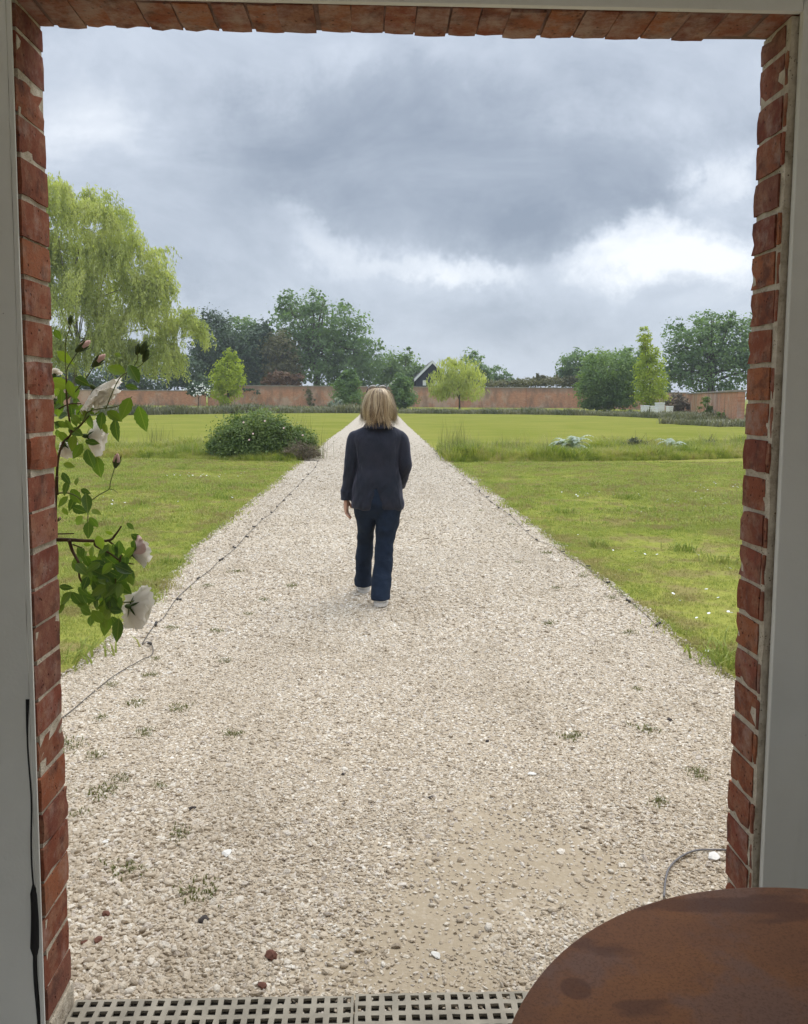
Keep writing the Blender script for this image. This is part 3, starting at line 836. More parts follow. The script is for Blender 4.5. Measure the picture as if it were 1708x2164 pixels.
def stem(pts, r0, r1, m=M_STEM, dep=0.0, name='stem'):
    P_ = []
    for i, (zx, zy) in enumerate(pts):
        u, v = z5(zx, zy); P_.append(aty(u, v, RD_ + dep + .012 * math.sin(i * 2.1)))
    rr = [r0 + (r1 - r0) * i / (len(P_) - 1) for i in range(len(P_))]
    q = np.c_[np.array(P_), np.array(rr)]; q = resample(q, len(P_) * 4)
    V, F = tube([Vector(p[:3]) for p in q], list(q[:, 3]), 6)
    o = rchild(name, mesh_py(name, V, F, True), m); o.matrix_parent_inverse = Matrix.Translation((.86, -2.10, 0))
    return o
stem([(348, 1060), (345, 950), (355, 830), (385, 740), (430, 690), (420, 600), (405, 480), (402, 340)], .0035, .002)
stem([(402, 340), (410, 290), (440, 240), (468, 200)], .0018, .0012, M_GSTEM)
stem([(405, 480), (470, 420), (530, 340), (570, 280)], .002, .0012, M_GSTEM)
stem([(430, 690), (500, 620), (530, 560), (600, 540), (720, 520), (800, 465)], .002, .001, M_GSTEM)
stem([(430, 680), (480, 650), (540, 580)], .002, .0014)
stem([(355, 540), (420, 510), (490, 508)], .0022, .0014)
stem([(640, 540), (720, 360), (790, 310), (860, 270), (880, 220)], .0016, .0010, M_GSTEM)
stem([(790, 310), (830, 250), (835, 195)], .0012, .0009, M_GSTEM)
stem([(400, 120), (420, 60), (428, 20)], .0012, .0009, M_GSTEM); stem([(402, 340), (395, 240), (400, 120)], .0014, .0012, M_GSTEM)
stem([(520, 1120), (600, 1060), (660, 1025), (670, 980), (695, 895)], .0015, .0012, M_GSTEM)
stem([(660, 1025), (690, 1030), (715, 1050)], .001, .0007, M_GSTEM)
stem([(348, 1050), (420, 1050), (480, 1080), (530, 1150), (530, 1230)], .002, .001, M_GSTEM)
stem([(320, 1330), (420, 1332), (540, 1338), (660, 1335), (700, 1300), (735, 1250)], .0055, .002)
stem([(420, 1335), (440, 1400), (480, 1480), (482, 1560), (520, 1620)], .0048, .002)
stem([(575, 1340), (580, 1370), (660, 1410), (730, 1460), (810, 1480)], .003, .0016)
stem([(660, 1340), (720, 1390), (730, 1440), (715, 1500), (690, 1650), (700, 1720)], .0024, .0014)
stem([(350, 1296), (450, 1294)], .002, .0014); stem([(440, 1360), (500, 1380)], .002, .001)
stem([(600, 1620), (700, 1700), (790, 1708), (845, 1685)], .0022, .0016, M_GSTEM)
stem([(345, 950), (335, 1100), (330, 1330), (320, 1600), (318, 2300), (300, 3330)], .0045, .008, M_STEM, .0)

def petal_mesh(seed, L=1.0, W=1.0, curl=.5):
    r_ = random.Random(seed); nu, nv = 8, 10; V = []
    for i in range(nu + 1):
        t = i / nu
        hw = W * .5 * (math.sin(min(1, t * 1.08 + .06) * PI * .60) ** .8) * (1 if t < .85 else 1 - (t - .85) * 1.6)
        for j in range(nv + 1):
            s = 2 * j / nv - 1
            edge = (.06 * math.sin(s * 5 + seed) + .045 * math.sin(s * 11 + seed * 2.3)) * t ** 3 + r_.uniform(-.02, .02) * t
            ln = t * L * (1 - .12 * s * s + .05 * math.sin(s * 8 + seed) * t)
            z = curl * (t ** 2) * .35 + .35 * (s * hw) ** 2 / .25 * .5 - (.22 * max(0, t - .72) / .28 * (.5 + .5 * math.cos(seed))) + edge
            V.append((ln, s * hw, z))
    F = []
    for i in range(nu):
        for j in range(nv):
            a = i * (nv + 1) + j; F.append((a, a + nv + 1, a + nv + 2, a + 1))
    me = mesh_py('petal', V, F, True)
    return me
PETALS = [petal_mesh(i, 1, 1.05, .5) for i in range(5)]
for me in PETALS: me.materials.append(M_PETAL)
PETALS_P = [petal_mesh(20 + i, 1, 1.05, .5) for i in range(2)]
for me in PETALS_P: me.materials.append(M_PINKISH)
SEPAL = leaf_mesh(77, 1, .22); SEPAL.materials.clear(); SEPAL.materials.append(M_CALYX)
def bloom(zx, zy, diam, axis, dep, rings=((6, 66), (6, 46), (5, 26), (4, 10)), seed=1, pinks=0, label=None):
    u, v = z5(zx, zy); Y = RD_ + dep; c = aty(u, v, Y); L = diam / 2.278 / 1.2576 / 1750 * Y * .66
    r_ = random.Random(seed)
    ax = Vector(axis).normalized(); M0 = ax.to_track_quat('Z', 'Y').to_matrix().to_4x4()
    f = bpy.data.objects.new('rose_flower', None); col.objects.link(f); f.parent = rose; f.empty_display_size = .02
    f.matrix_local = Matrix.Translation((.86, -2.10, 0)) @ Matrix.Translation(c - ax * L * .35)
    if label: f['label'] = label
    for ri, (n_, op) in enumerate(rings):
        for k in range(n_):
            az_ = 2 * PI * (k + .5 * ri + r_.uniform(-.15, .15)) / n_
            tilt = math.radians(90 - op + r_.uniform(-9, 9))
            Lp = L * (1.05 - .13 * ri) * r_.uniform(.92, 1.08)
            Mp = M0 @ Matrix.Rotation(az_, 4, 'Z') @ Matrix.Rotation(-tilt, 4, 'Y') @ Matrix.Translation((L * .03, 0, 0)) @ Matrix.Scale(Lp, 4)
            me = r_.choice(PETALS_P) if (pinks and ri == 0 and k < pinks) else r_.choice(PETALS)
            o = link('petal', me, None, f); o.matrix_local = Mp
    for k in range(5):
        Mp = M0 @ Matrix.Rotation(2 * PI * k / 5, 4, 'Z') @ Matrix.Rotation(math.radians(-18), 4, 'Y') @ Matrix.Translation((0, 0, -.004)) @ Matrix.Scale(L * .5, 4)
        o = link('sepal', SEPAL, None, f); o.matrix_local = Mp
    V, F = lathe([(.0015, -.016), (.005, -.012), (.0065, -.006), (.005, .0), (.002, .004)], 10)
    o = link('hip', mesh_py('hip', V, F, True), M_CALYX, f); o.matrix_local = M0
bloom(612, 455, 215, (.60, .10, -.62), .03, seed=3, rings=((6, 76), (6, 56), (5, 34), (4, 14)))
bloom(572, 712, 185, (.55, .5, -.15), .08, seed=5)
bloom(405, 775, 110, (.1, .6, -.5), .10, seed=6)
bloom(838, 1410, 165, (.75, .5, .12), .04, seed=9, pinks=3, label='half open bloom with a pinkish outer petal')
bloom(835, 1745, 225, (.62, .62, -.30), .0, seed=12, rings=((6, 80), (6, 62), (5, 42), (4, 20)))
bloom(338, 320, 60, (.2, .4, .7), .1, seed=15); bloom(335, 475, 60, (-.2, .5, .5), .1, seed=16)
BUD = lathe([(.001, 0), (.17, .10), (.24, .35), (.21, .62), (.12, .88), (.02, 1.0)], 10)
CUP = lathe([(.04, -.16), (.12, -.10), (.18, .06), (.255, .28), (.25, .36)], 10)
def bud(zx, zy, ln, ang, pink=True, dep=.0):
    u, v = z5(zx, zy); c = aty(u, v, RD_ + dep); L = ln / 2.278 / 1.2576 / PXM
    a = math.radians(ang); ax = Vector((math.cos(a), random.uniform(-.3, .3), -math.sin(a))).normalized()
    M_ = Matrix.Translation(c - ax * L * .45) @ ax.to_track_quat('Z', 'Y').to_matrix().to_4x4() @ Matrix.Scale(L, 4)
    o = rchild('rosebud', mesh_py('rosebud', *BUD, True), M_PINK if pink else M_CALYX); setw(o, M_)
    c2 = link('calyx', mesh_py('calyx', *CUP, True), M_CALYX, o)
    for k in range(5):
        s = link('sepal', SEPAL, None, o)
        s.matrix_local = Matrix.Rotation(2 * PI * k / 5 + .3, 4, 'Z') @ Matrix.Translation((.22, 0, .08)) @ Matrix.Rotation(math.radians(-82 if k % 2 else -72), 4, 'Y') @ Matrix.Scale(.75, 4)
bud(505, 158, 95, -40); bud(600, 245, 95, -45); bud(706, 850, 85, -75)
bud(428, 0, 55, -85, False); bud(835, 175, 65, -80, False); bud(872, 165, 80, -70, False); bud(885, 215, 75, -65, False); bud(360, 1205, 30, -60)

# ------------------------------------------------------------------ person walking away
M_JACKET_C = (.020, .021, .033)
def m_jacket(t):
    co = t.coord()
    n = t.noise(co, 5, 4, .6); f = t.noise(co, 260, 3, .7)
    wr = t.noise(t.mapping(co, (14, 5, 4), (0, .5, 0)), 1.0, 4, .55, .6)
    c = t.mix(t.smooth(n, .35, .7), (.012, .016, .025), (.025, .027, .040))
    return bsdf(t, c, .82, .25, t.m('ADD', t.m('MULTIPLY', wr, 2.0), t.m('MULTIPLY', f, .12)), 0.5, .02, **{'Sheen Weight': .3, 'Sheen Roughness': .45, 'Sheen Tint': (.55, .52, .70, 1)})
M_JACKET = material('jacket_velvet', m_jacket)
def m_denim(t):
    co = t.coord()
    n = t.noise(co, 6, 4, .6); f = t.noise(co, 300, 2, .7); wr = t.noise(t.mapping(co, (7, 5, 12), (0, .3, 0)), 1.0, 4, .5, .5)
    c = t.mix(t.smooth(n, .35, .7), (.007, .013, .026), (.013, .023, .044))
    c = t.mix(t.m('MULTIPLY', f, .3), c, (.03, .045, .075))
    return bsdf(t, c, .85, .2, t.m('ADD', t.m('MULTIPLY', wr, 1.5), t.m('MULTIPLY', f, .1)), .5, .02)
M_DENIM = material('dark_denim', m_denim)
M_SKIN = plain('skin', (.52, .30, .215), .55, .35, .1, 12)
M_SHOE = plain('shoe_white', (.72, .70, .66), .6, .35, .08, 12, .15, 120)
M_SOLE = plain('shoe_sole', (.62, .59, .54), .7, .3, .15, 20)
M_DARKGLASS = plain('sunglass_frame', (.02, .018, .018), .2, .6, .2, 20)
M_GLINT = plain('frame_glint', (.75, .72, .68), .3, .5, .1, 20)
def m_hair(t):
    r = t.attr('rnd'); co = t.coord()
    sep = t.n('ShaderNodeSeparateXYZ'); t.set(sep.inputs[0], co)
    c = t.ramp(r, [(0, (.10, .062, .033)), (.3, (.24, .160, .085)), (.6, (.42, .295, .155)), (.85, (.62, .475, .28)), (1, (.74, .61, .41))])
    n = t.noise(t.mapping(co, (30, 30, 5)), 1, 3)
    c = t.mix(t.m('MULTIPLY', n, .45), c, (.13, .085, .045))
    return bsdf(t, c, .42, .4)
M_HAIR = material('blonde_hair', m_hair)

PX_, PY_ = -.005, 5.97
person = empty('person', (PX_, PY_, .005)); tag(person, 'person in dark velvet jacket and jeans walking away along the gravel path', 'person')
def remeshed(name, parts, voxel, smooth_it, m, parent=person, disp=None):
    V, F = join_vf(parts)
    me = mesh_py(name + '_raw', V, F)
    out = evaluated(me, [('REMESH', dict(mode='VOXEL', voxel_size=voxel, adaptivity=0.0, use_smooth_shade=True)), ('SMOOTH', dict(factor=.5, iterations=smooth_it))])
    out.name = name
    if disp is not None:
        cn = [(v.co.copy(), v.normal.copy()) for v in out.vertices]
        out.vertices.foreach_set('co', np.array([c + disp(c, n_) for c, n_ in cn], dtype=np.float32).ravel())
        out.update()
    out.materials.clear()
    o = link(name, out, m, parent)
    for p in out.polygons: p.use_smooth = True
    return o
def limb(pts, n=14, seg=16):
    """pts (x,y,z,r) or (x,y,z,rx,ry) -> round tube along the chain"""
    q = resample([(p[0], p[1], p[2], p[3]) for p in pts], n)
    return tube([Vector(p[:3]) for p in q], list(np.maximum(q[:, 3], .002)), seg)
def ball(c, r, sq=(1, 1, 1), seg=14):
    V, F = [], []; rings = 9
    for i in range(rings):
        a = PI * (i + .5) / rings
        for k in range(seg):
            th = 2 * PI * k / seg
            V.append((c[0] + r * sq[0] * math.sin(a) * math.cos(th), c[1] + r * sq[1] * math.sin(a) * math.sin(th), c[2] + r * sq[2] * math.cos(a)))
    for i in range(rings - 1):
        for k in range(seg):
            k2 = (k + 1) % seg; F.append((i * seg + k2, i * seg + k, (i + 1) * seg + k, (i + 1) * seg + k2))
    F.append(tuple(range(seg))); F.append(tuple(reversed(range((rings - 1) * seg, rings * seg))))
    return V, F
HX, HY, HZ = .012, .01, 1.425       # head centre
body = [loft(resample([(0, 0, .70, .13, .10), (0, 0, .80, .145, .105), (0, 0, .95, .125, .09), (0, 0, 1.1, .145, .10), (0, 0, 1.2, .145, .09), (.004, .002, 1.26, .075, .06), (.008, .004, 1.31, .046, .046), (.01, .006, 1.37, .046, .05)], 22), 20),
        ball((HX, HY, HZ), .105, (.72, .90, 1.06), 20), ball((HX, HY + .03, HZ - .055), .06, (.85, .95, .9)),       # skull, jaw
        ball((HX, HY + .095, HZ - .012), .020, (.65, .9, 1.3)), ball((HX, HY + .083, HZ - .055), .020, (1.3, .55, .45)),   # nose, lips
        ball((HX, HY + .076, HZ - .09), .020, (1, .7, .7)), ball((HX - .077, HY - .005, HZ - .012), .02, (.35, .7, 1.2)), ball((HX + .077, HY - .005, HZ - .012), .02, (.35, .7, 1.2)),
        limb([(-.125, 0, 1.185, .036), (-.170, 0, 1.1, .034), (-.19, -.012, .985, .032), (-.205, .0, .86, .028), (-.219, .012, .77, .020), (-.222, .015, .745, .021)]),
        limb([(.130, 0, 1.185, .036), (.183, -.005, 1.1, .034), (.203, -.01, .98, .032), (.188, .06, .885, .026), (.165, .135, .82, .020), (.155, .165, .805, .021)]),
        limb([(-.075, 0, .74, .075), (-.074, .07, .5, .052), (-.082, .15, .40, .046), (-.09, .21, .22, .040), (-.093, .26, .09, .030), (-.093, .29, .05, .03), (-.093, .36, .03, .028)]),
        limb([(.08, 0, .74, .075), (.06, -.03, .5, .054), (.052, -.055, .40, .046), (.045, -.12, .22, .040), (.030, -.175, .10, .030), (.027, -.165, .05, .03), (.027, -.08, .03, .028)])]
def hand(wr, fwd, across, palm, sgn):
    """palm and five bent fingers; fwd = finger direction, across = towards the thumb, palm = palm normal"""
    fwd, across, palm = Vector(fwd).normalized(), Vector(across).normalized(), Vector(palm).normalized(); wr = Vector(wr)
    P_ = []
    q = lambda f, a, n: wr + fwd * f + across * a + palm * n
    for a in (-.022, -.008, .008, .022):
        P_.append(limb([(*q(-.005, a * .7, 0), .014), (*q(.04, a, .002), .0135), (*q(.078, a * 1.1, .003), .0115)], 8, 10))
    for a, ln in ((-.027, .055), (-.009, .070), (.009, .076), (.026, .068)):
        P_.append(limb([(*q(.068, a, .002), .0088), (*q(.078 + ln * .40, a * 1.08, .008), .0082), (*q(.078 + ln * .72, a * 1.1, .021), .0075), (*q(.078 + ln * .92, a * 1.1, .037), .0064)], 10, 10))
    P_.append(limb([(*q(.012, .020, .004), .011), (*q(.035, .038, .012), .0098), (*q(.058, .046, .022), .0088), (*q(.076, .046, .030), .0072)], 10, 10))
    return P_
body += hand((-.222, .015, .742), (-.03, .03, -1), (.25, 1, 0), (1, -.25, 0), 1)
body += hand((.155, .165, .805), (-.55, .8, -.35), (0, .4, 1), (-.8, -.5, .2), -1)
remeshed('body', body, .0048, 3, M_SKIN)
for s in (-1, 1):
    e = link('eye', mesh_py('eye', *ball((HX + s * .030, HY + .083, HZ + .010), .011), True), M_SHOE, person)
    e2 = link('pupil', mesh_py('pupil', *ball((HX + s * .030, HY + .0915, HZ + .010), .0045), True), M_DARKGLASS, e)
# jeans
def legrings(r): return loft([tuple(a) for a in resample(r, 30)], 22)
def jeans_disp(c, nrm):
    a = mnoise.noise(Vector((c.x * 9, c.y * 9, c.z * 16))) * .008 + mnoise.noise(Vector((c.x * 22 + c.z * 14, c.y * 20, c.z * 18))) * .004
    return nrm * a
jeans = [loft([tuple(a) for a in resample([(.008, 0, .60, .06, .06), (.008, .0, .64, .15, .10), (.008, -.004, .70, .178, .125), (.006, -.004, .80, .168, .122), (.004, 0, .92, .145, .105)], 16)], 28, 2.3),
         legrings([(.092, 0, .72, .095, .118), (.088, -.006, .66, .096, .116), (.072, -.02, .54, .080, .095), (.058, -.035, .44, .068, .080), (.050, -.075, .31, .068, .074), (.036, -.135, .17, .070, .074), (.027, -.188, .050, .070, .082)]),
         legrings([(-.080, 0, .72, .092, .115), (-.080, .012, .66, .088, .112), (-.078, .062, .54, .068, .092), (-.083, .115, .44, .062, .080), (-.092, .165, .31, .063, .072), (-.098, .205, .17, .062, .072), (-.098, .245, .050, .067, .082)])]
remeshed('jeans', jeans, .0062, 4, M_DENIM, disp=jeans_disp)
# jacket: torso and sleeves in one, with a vent and folds at the back
def jacket_disp(c, nrm):
    a = mnoise.noise(Vector((c.x * 11 + c.z * 7, c.y * 6, c.z * 5))) * .009 + mnoise.noise(Vector((c.x * 24 - c.z * 15, c.y * 15, c.z * 9))) * .005
    low = min(1, max(0, (1.05 - c.z) / .25))
    dv = nrm * a * (.5 + .7 * low)
    if c.y < 0 and c.z < .83:                     # open vent at the back
        half = .042 * min(1, (.83 - c.z) / .15)
        st = 1 / (1 + math.exp((abs(c.x + .004) - half) / .0045))
        dv += Vector((0, .034 * st - .006 * min(1, (.83 - c.z) / .10), 0))
    return dv
jacket = [loft([tuple(a) for a in resample([(.004, .01, .672, .186, .135), (.004, .005, .70, .197, .142), (.006, 0, .76, .190, .138), (.004, 0, .86, .174, .126), (.004, 0, .98, .152, .112), (.004, 0, 1.10, .164, .116), (.004, 0, 1.18, .184, .108), (.004, 0, 1.228, .178, .088), (.006, 0, 1.262, .120, .074), (.008, 0, 1.285, .070, .062), (.009, .002, 1.300, .062, .060)], 40)], 32, 2.4),
          limb([(-.130, 0, 1.208, .040), (-.160, -.002, 1.185, .050), (-.176, -.004, 1.13, .052), (-.182, -.008, 1.06, .050), (-.193, -.012, .98, .044), (-.206, .0, .88, .041), (-.216, .010, .80, .040)], 26, 18),
          limb([(-.216, .010, .805, .046), (-.220, .013, .765, .047), (-.222, .014, .728, .046)], 8, 18),
          limb([(.138, 0, 1.208, .040), (.170, -.004, 1.185, .050), (.188, -.008, 1.13, .052), (.196, -.012, 1.06, .050), (.205, -.012, .985, .046), (.190, .055, .89, .042), (.168, .125, .825, .040)], 28, 18)]
remeshed('jacket', jacket, .0062, 3, M_JACKET, disp=jacket_disp)
# collar
V, F = [], []
seg = 28
for i, (r, zz, dy) in enumerate([(.064, 1.275, 0), (.068, 1.306, -.004), (.072, 1.310, -.006), (.086, 1.286, -.010), (.104, 1.256, -.012)]):
    for k in range(seg):
        a = PI * (1.0 - .12) + (PI * 1.24) * k / (seg - 1)
        V.append((.008 + r * 1.05 * math.cos(a), dy + r * math.sin(a), zz))
for i in range(4):
    for k in range(seg - 1): F.append((i * seg + k, i * seg + k + 1, (i + 1) * seg + k + 1, (i + 1) * seg + k))
me = evaluated(mesh_py('collar_raw', V, F), [('SOLIDIFY', dict(thickness=.005)), ('SUBSURF', dict(levels=1, render_levels=1))]); me.name = 'collar'; me.materials.clear()
link('collar', me, M_JACKET, person)
# shoes
def shoe(x, y, z, rz, pitch):
    s = empty('shoe', (x, y, z)); s.parent = person; s.rotation_euler = (pitch, 0, rz)
    up = loft([tuple(a) for a in resample([(0, .085, .018, .046, .130), (0, .085, .032, .046, .128), (0, .070, .052, .043, .108), (0, .045, .068, .038, .070), (0, .035, .080, .033, .050)], 14)], 24, 2.4)
    rem = evaluated(mesh_py('upper_raw', *up), [('SUBSURF', dict(levels=1, render_levels=1))]); rem.name = 'upper'; rem.materials.clear()
    o = link('upper', rem, M_SHOE, s)
    for p in rem.polygons: p.use_smooth = True
    so = loft([(0, .085, 0, .047, .132), (0, .085, .004, .050, .137), (0, .085, .026, .050, .136), (0, .085, .029, .047, .131)], 28, 2.5)
    link('sole', mesh_py('sole', *so), M_SOLE, s)
shoe(.027, -.205, .004, -.10, -.05); shoe(-.094, .235, .002, .10, .04)
# hair: a cap and many separate locks
HP = [(1.546, .012), (1.541, .045), (1.525, .074), (1.495, .096), (1.455, .110), (1.410, .123), (1.365, .128), (1.322, .124), (1.282, .114)]
HPz = np.array([p[0] for p in HP]); HPr = np.array([p[1] for p in HP])
def hair_pt(phi, s, dr=0.0):
    k = np.clip(s, 0, 1) * (len(HP) - 1)
    r = np.interp(k, np.arange(len(HP)), HPr) + dr; z = np.interp(k, np.arange(len(HP)), HPz)
    yb = np.where(np.sin(phi) < 0, 1.0, .93)
    return np.stack([HX + r * np.cos(phi), HY - .004 + r * np.sin(phi) * yb, z], -1)
V, F, rn = [], [], []
NPH, NS = 40, 11
for i in range(NS):
    for k in range(NPH):
        phi = PI / 2 + .95 + (2 * PI - 1.9) * k / (NPH - 1)          # open at the face
        V.append(tuple(hair_pt(np.array(phi), np.array(i / (NS - 1) * .9), -.012)))
for i in range(NS - 1):
    for k in range(NPH - 1): F.append((i * NPH + k, i * NPH + k + 1, (i + 1) * NPH + k + 1, (i + 1) * NPH + k))
V = np.array(V); F = np.array(F)
nst = 2600; segs = 11
SV, SF, SR = [V], [F], [np.full(len(F), .12)]
off = len(V)
for i in range(nst):
    phi0 = rng.uniform(0, 2 * PI)
    front = abs(((phi0 - PI / 2 + PI) % (2 * PI)) - PI)
    smax = rng.uniform(.80, 1.04) + .10 * math.sin(phi0 * 6.3) if front > .9 else rng.uniform(.30, .42)
    s = np.linspace(rng.uniform(0, .35), smax, segs)
    if front < 1.25 and front > .9: phi0 += .0
    lock = round(phi0 * 7 + .6 * math.sin(i * 1.7)) / 7
    phi = phi0 + (lock - phi0) * .75 * np.clip((s - .3) / .7, 0, 1) + (.13 * math.sin(lock * 23) * np.sin(s * 4.5) + rng.normal(0, .09)) * s ** 1.2 + .04 * np.sin(s * 6 + phi0 * 5)
    dr = rng.uniform(-.012, .005) + .008 * np.sin(lock * 31) * s + np.where(s > .8, (s - .8) * rng.uniform(-.22, .16), 0) + .007 * np.sin(s * 8 + lock * 40) * s + (rng.random() < .10) * rng.uniform(0, .014) * s
    P_ = hair_pt(phi, s, dr); P_[:, 2] -= np.clip(s - 1, 0, 1) * .22
    tang = np.stack([-np.sin(phi), np.cos(phi), 0 * phi], -1)
    wd = rng.uniform(.0012, .0032) * np.clip(1.25 - s / smax, .12, 1)
    a, b_ = P_ - tang * wd[:, None], P_ + tang * wd[:, None]
    vv = np.stack([a, b_], 1).reshape(-1, 3); SV.append(vv)
    SF.append(np.array([(off + 2 * j, off + 2 * j + 1, off + 2 * j + 3, off + 2 * j + 2) for j in range(segs - 1)]))
    base = .58 + .24 * math.sin(lock * 17 + 1) + rng.normal(0, .20)
    SR.append(np.full(segs - 1, np.clip(base, 0, 1))); off += len(vv)
me = mesh_np('hair', np.concatenate(SV), np.concatenate(SF), True, {'rnd': ('FACE', np.concatenate(SR))})
link('hair', me, M_HAIR, person)
# sunglasses pushed up on the head
gl = empty('sunglasses', (HX - .01, HY + .035, 1.548)); gl.parent = person
for s in (-1, 1):
    V, F = tube([(s * .036 + .028 * math.cos(a), .010 * math.sin(a), .016 * math.sin(a) + .004) for a in np.linspace(0, 2 * PI, 21)], .0028, 6, False)
    link('rim', mesh_py('rim', V, F, True), M_DARKGLASS, gl)
    V, F = tube([(s * .060, .004, .006), (s * .064, -.03, .002), (s * .080, -.07, -.034)], [.003, .003, .0025], 6)
    link('temple', mesh_py('temple', V, F, True), M_DARKGLASS, gl)
    V, F = tube([(s * (.010 + .048 * t), -.006, .008 + .006 * math.sin(t * PI)) for t in np.linspace(0, 1, 9)], .003, 6)
    link('lens_glint', mesh_py('glint_arc', V, F, True), M_GLINT, gl)  # white arc put in for the reflection along the frame top

# ------------------------------------------------------------------ string-light cables along the path
M_CABLE = plain('cable_rubber', (.075, .068, .060), .7, .3, .3, 20)
M_WIRE = plain('grey_wire', (.16, .15, .15), .6, .4, .2, 20)
SOCK = join_vf([lathe([(.008, 0), (.011, .002), (.012, .016), (.009, .022), (.007, .03)], 10), lathe([(.006, .030), (.011, .038), (.0115, .048), (.006, .056), (.001, .058)], 10)])
SOCKME = mesh_py('bulb', *SOCK, True)
SOCKME.materials.append(M_CABLE)
def cable(name, pts, r, m, label, cat, bulbs=(), group=None, lift=.012):
    P_ = []
    for u, v in pts:
        g = gnd(u, v); P_.append((g.x, g.y, lift + random.uniform(0, .008), 0))
    q = resample(P_, len(P_) * 6)
    V, F = tube([Vector(p[:3]) for p in q], r, 6)
    t = empty(name, (P_[0][0], P_[0][1], .006)); tag(t, label, cat, group)
    inv = Matrix.Translation((-P_[0][0], -P_[0][1], -.006))
    o = link('cable', mesh_py('cable', V, F, True), m, t); o.matrix_parent_inverse = inv
    for (u, v) in bulbs:
        g = gnd(u, v)
        b_ = link('bulb', SOCKME, None, t); b_.matrix_parent_inverse = inv
        b_.location = (g.x, g.y, .018); b_.rotation_euler = (random.uniform(1.1, 1.7), 0, random.uniform(0, 6.28)); s = random.uniform(.6, .9); b_.scale = (s, s, s)
z6 = lambda x, y: ((100 + x / 1.898) / 1.2576, (1150 + y / 1.898) / 1.2576)
z7 = lambda x, y: ((1150 + x / 2.0094) / 1.2576, (1100 + y / 2.0094) / 1.2576)
LC = [(60, 1500), (165, 1420), (370, 1250), (520, 1165), (578, 1130), (580, 1090), (555, 1065), (530, 1075), (590, 985), (640, 940), (700, 850), (800, 755), (880, 695), (915, 655), (1000, 590), (1050, 530), (1100, 480), (1135, 442), (1185, 408), (1240, 345), (1300, 285), (1345, 240), (1400, 180), (1430, 120), (1470, 75), (1520, 25)]
LB = [(572, 1078), (595, 985), (700, 850), (805, 748), (915, 655), (1000, 590), (1048, 530), (1100, 482), (1135, 442), (1183, 408), (1208, 378), (1238, 348), (1270, 320), (1310, 278), (1345, 243), (1370, 213), (1400, 180), (1415, 150), (1432, 120), (1450, 95)]
cable('string_light_cable', [z6(*p) for p in LC], .0024, M_CABLE, 'dark string of bulbs lying along the left edge of the path', 'string lights', [z6(*p) for p in LB], 'string lights along the path edges')
RC = [(0, 205), (60, 260), (130, 305), (200, 375), (250, 420), (320, 480), (410, 545), (500, 635), (560, 682), (640, 712), (690, 748), (730, 775), (820, 825), (860, 860), (930, 912), (1000, 965), (1060, 1015), (1130, 1075), (1195, 1140)]
RB = [(15, 215), (65, 258), (100, 285), (130, 305), (165, 335), (205, 378), (250, 420), (285, 450), (320, 480), (350, 508), (408, 545), (500, 632), (558, 682), (688, 745), (820, 822), (928, 912), (1055, 1015), (1195, 1145)]
cable('string_light_cable', [z7(*p) for p in RC], .0020, M_CABLE, 'dark string of bulbs lying along the lawn edge right of the path', 'string lights', [z7(*p) for p in RB], 'string lights along the path edges')
cable('wire_loop', [(1403, 1905), (1407, 1868), (1415, 1843), (1437, 1822), (1470, 1809), (1510, 1803), (1545, 1806), (1600, 1812)], .0032, M_WIRE, 'grey wire curving over the gravel behind the rusty table', 'wire')

# ------------------------------------------------------------------ weeds and bits in the gravel
M_WEED = leafy('weed_leaf', (.17, .17, .07), (.24, .23, .10), .25, 3, atype='OBJECT')
WEEDS = [blade_clump(200 + i, 60, .008, .017, .0032, 1.6) for i in range(4)]
for me in WEEDS: me.materials.append(M_WEED)
wp = [(455, 1336), (305, 1552), (340, 1665), (380, 1768), (420, 1890), (265, 1845), (1352, 1460), (1445, 1365), (1290, 1265), (1180, 1245), (1210, 1560), (200, 1600), (150, 1580), (375, 1500), (290, 1490), (240, 1450), (480, 1400), (365, 1330), (500, 1555), (215, 1520), (320, 1430), (560, 1270), (620, 1240), (1100, 1190), (1150, 1170), (1230, 1220), (1020, 1080), (1075, 1110), (445, 1240), (505, 1210), (520, 1300), (215, 1680), (170, 1725), (330, 1395), (1370, 1545), (1330, 1340), (1160, 1320), (1480, 1640), (250, 1650), (1400, 1700)]
for (u, v) in wp:
    g = gnd(u + random.uniform(-6, 6), v)
    o = link('weed_tuft', random.choice(WEEDS), None, None, (g.x, g.y, .012)); s = random.uniform(.7, 1.7); o.scale = (s * 1.3, s, s * .9); o.rotation_euler.z = random.uniform(0, 6)
    tag(o, 'small dark green weed tuft growing through the gravel', 'weed', 'weed tufts in the gravel')
TUFT = [blade_clump(300 + i, 60, .10, .045, .006, .8) for i in range(3)]
for me in TUFT: me.materials.append(M_GRASS)
for (u, v, s, lab) in [(165, 1395, 1.5, 'bright grass tuft at the gravel edge beside the left jamb'), (360, 1190, 1.0, 'single grass tuft between bare lawn and gravel edge'), (1528, 1405, 1.6, 'bright grass tuft at the gravel edge beside the right jamb'), (1450, 1165, 1.3, None), (1260, 1155, 1.2, None), (1530, 1190, 1.4, None), (1190, 1085, 1.3, None), (1480, 1068, 1.3, None), (1330, 1055, 1.5, None), (300, 1065, 1.4, None), (480, 1055, 1.2, None), (205, 1110, 1.2, None)]:
    g = gnd(u, v)
    o = link('grass_tuft', random.choice(TUFT), None, None, (g.x, g.y, .0)); o.scale = (s * 1.5, s * 1.2, s * .8); o.rotation_euler.z = random.uniform(0, 6)
    tag(o, lab or 'longer grass tuft standing out of the lawn', 'grass tuft', None if lab else 'grass tufts on the lawn')
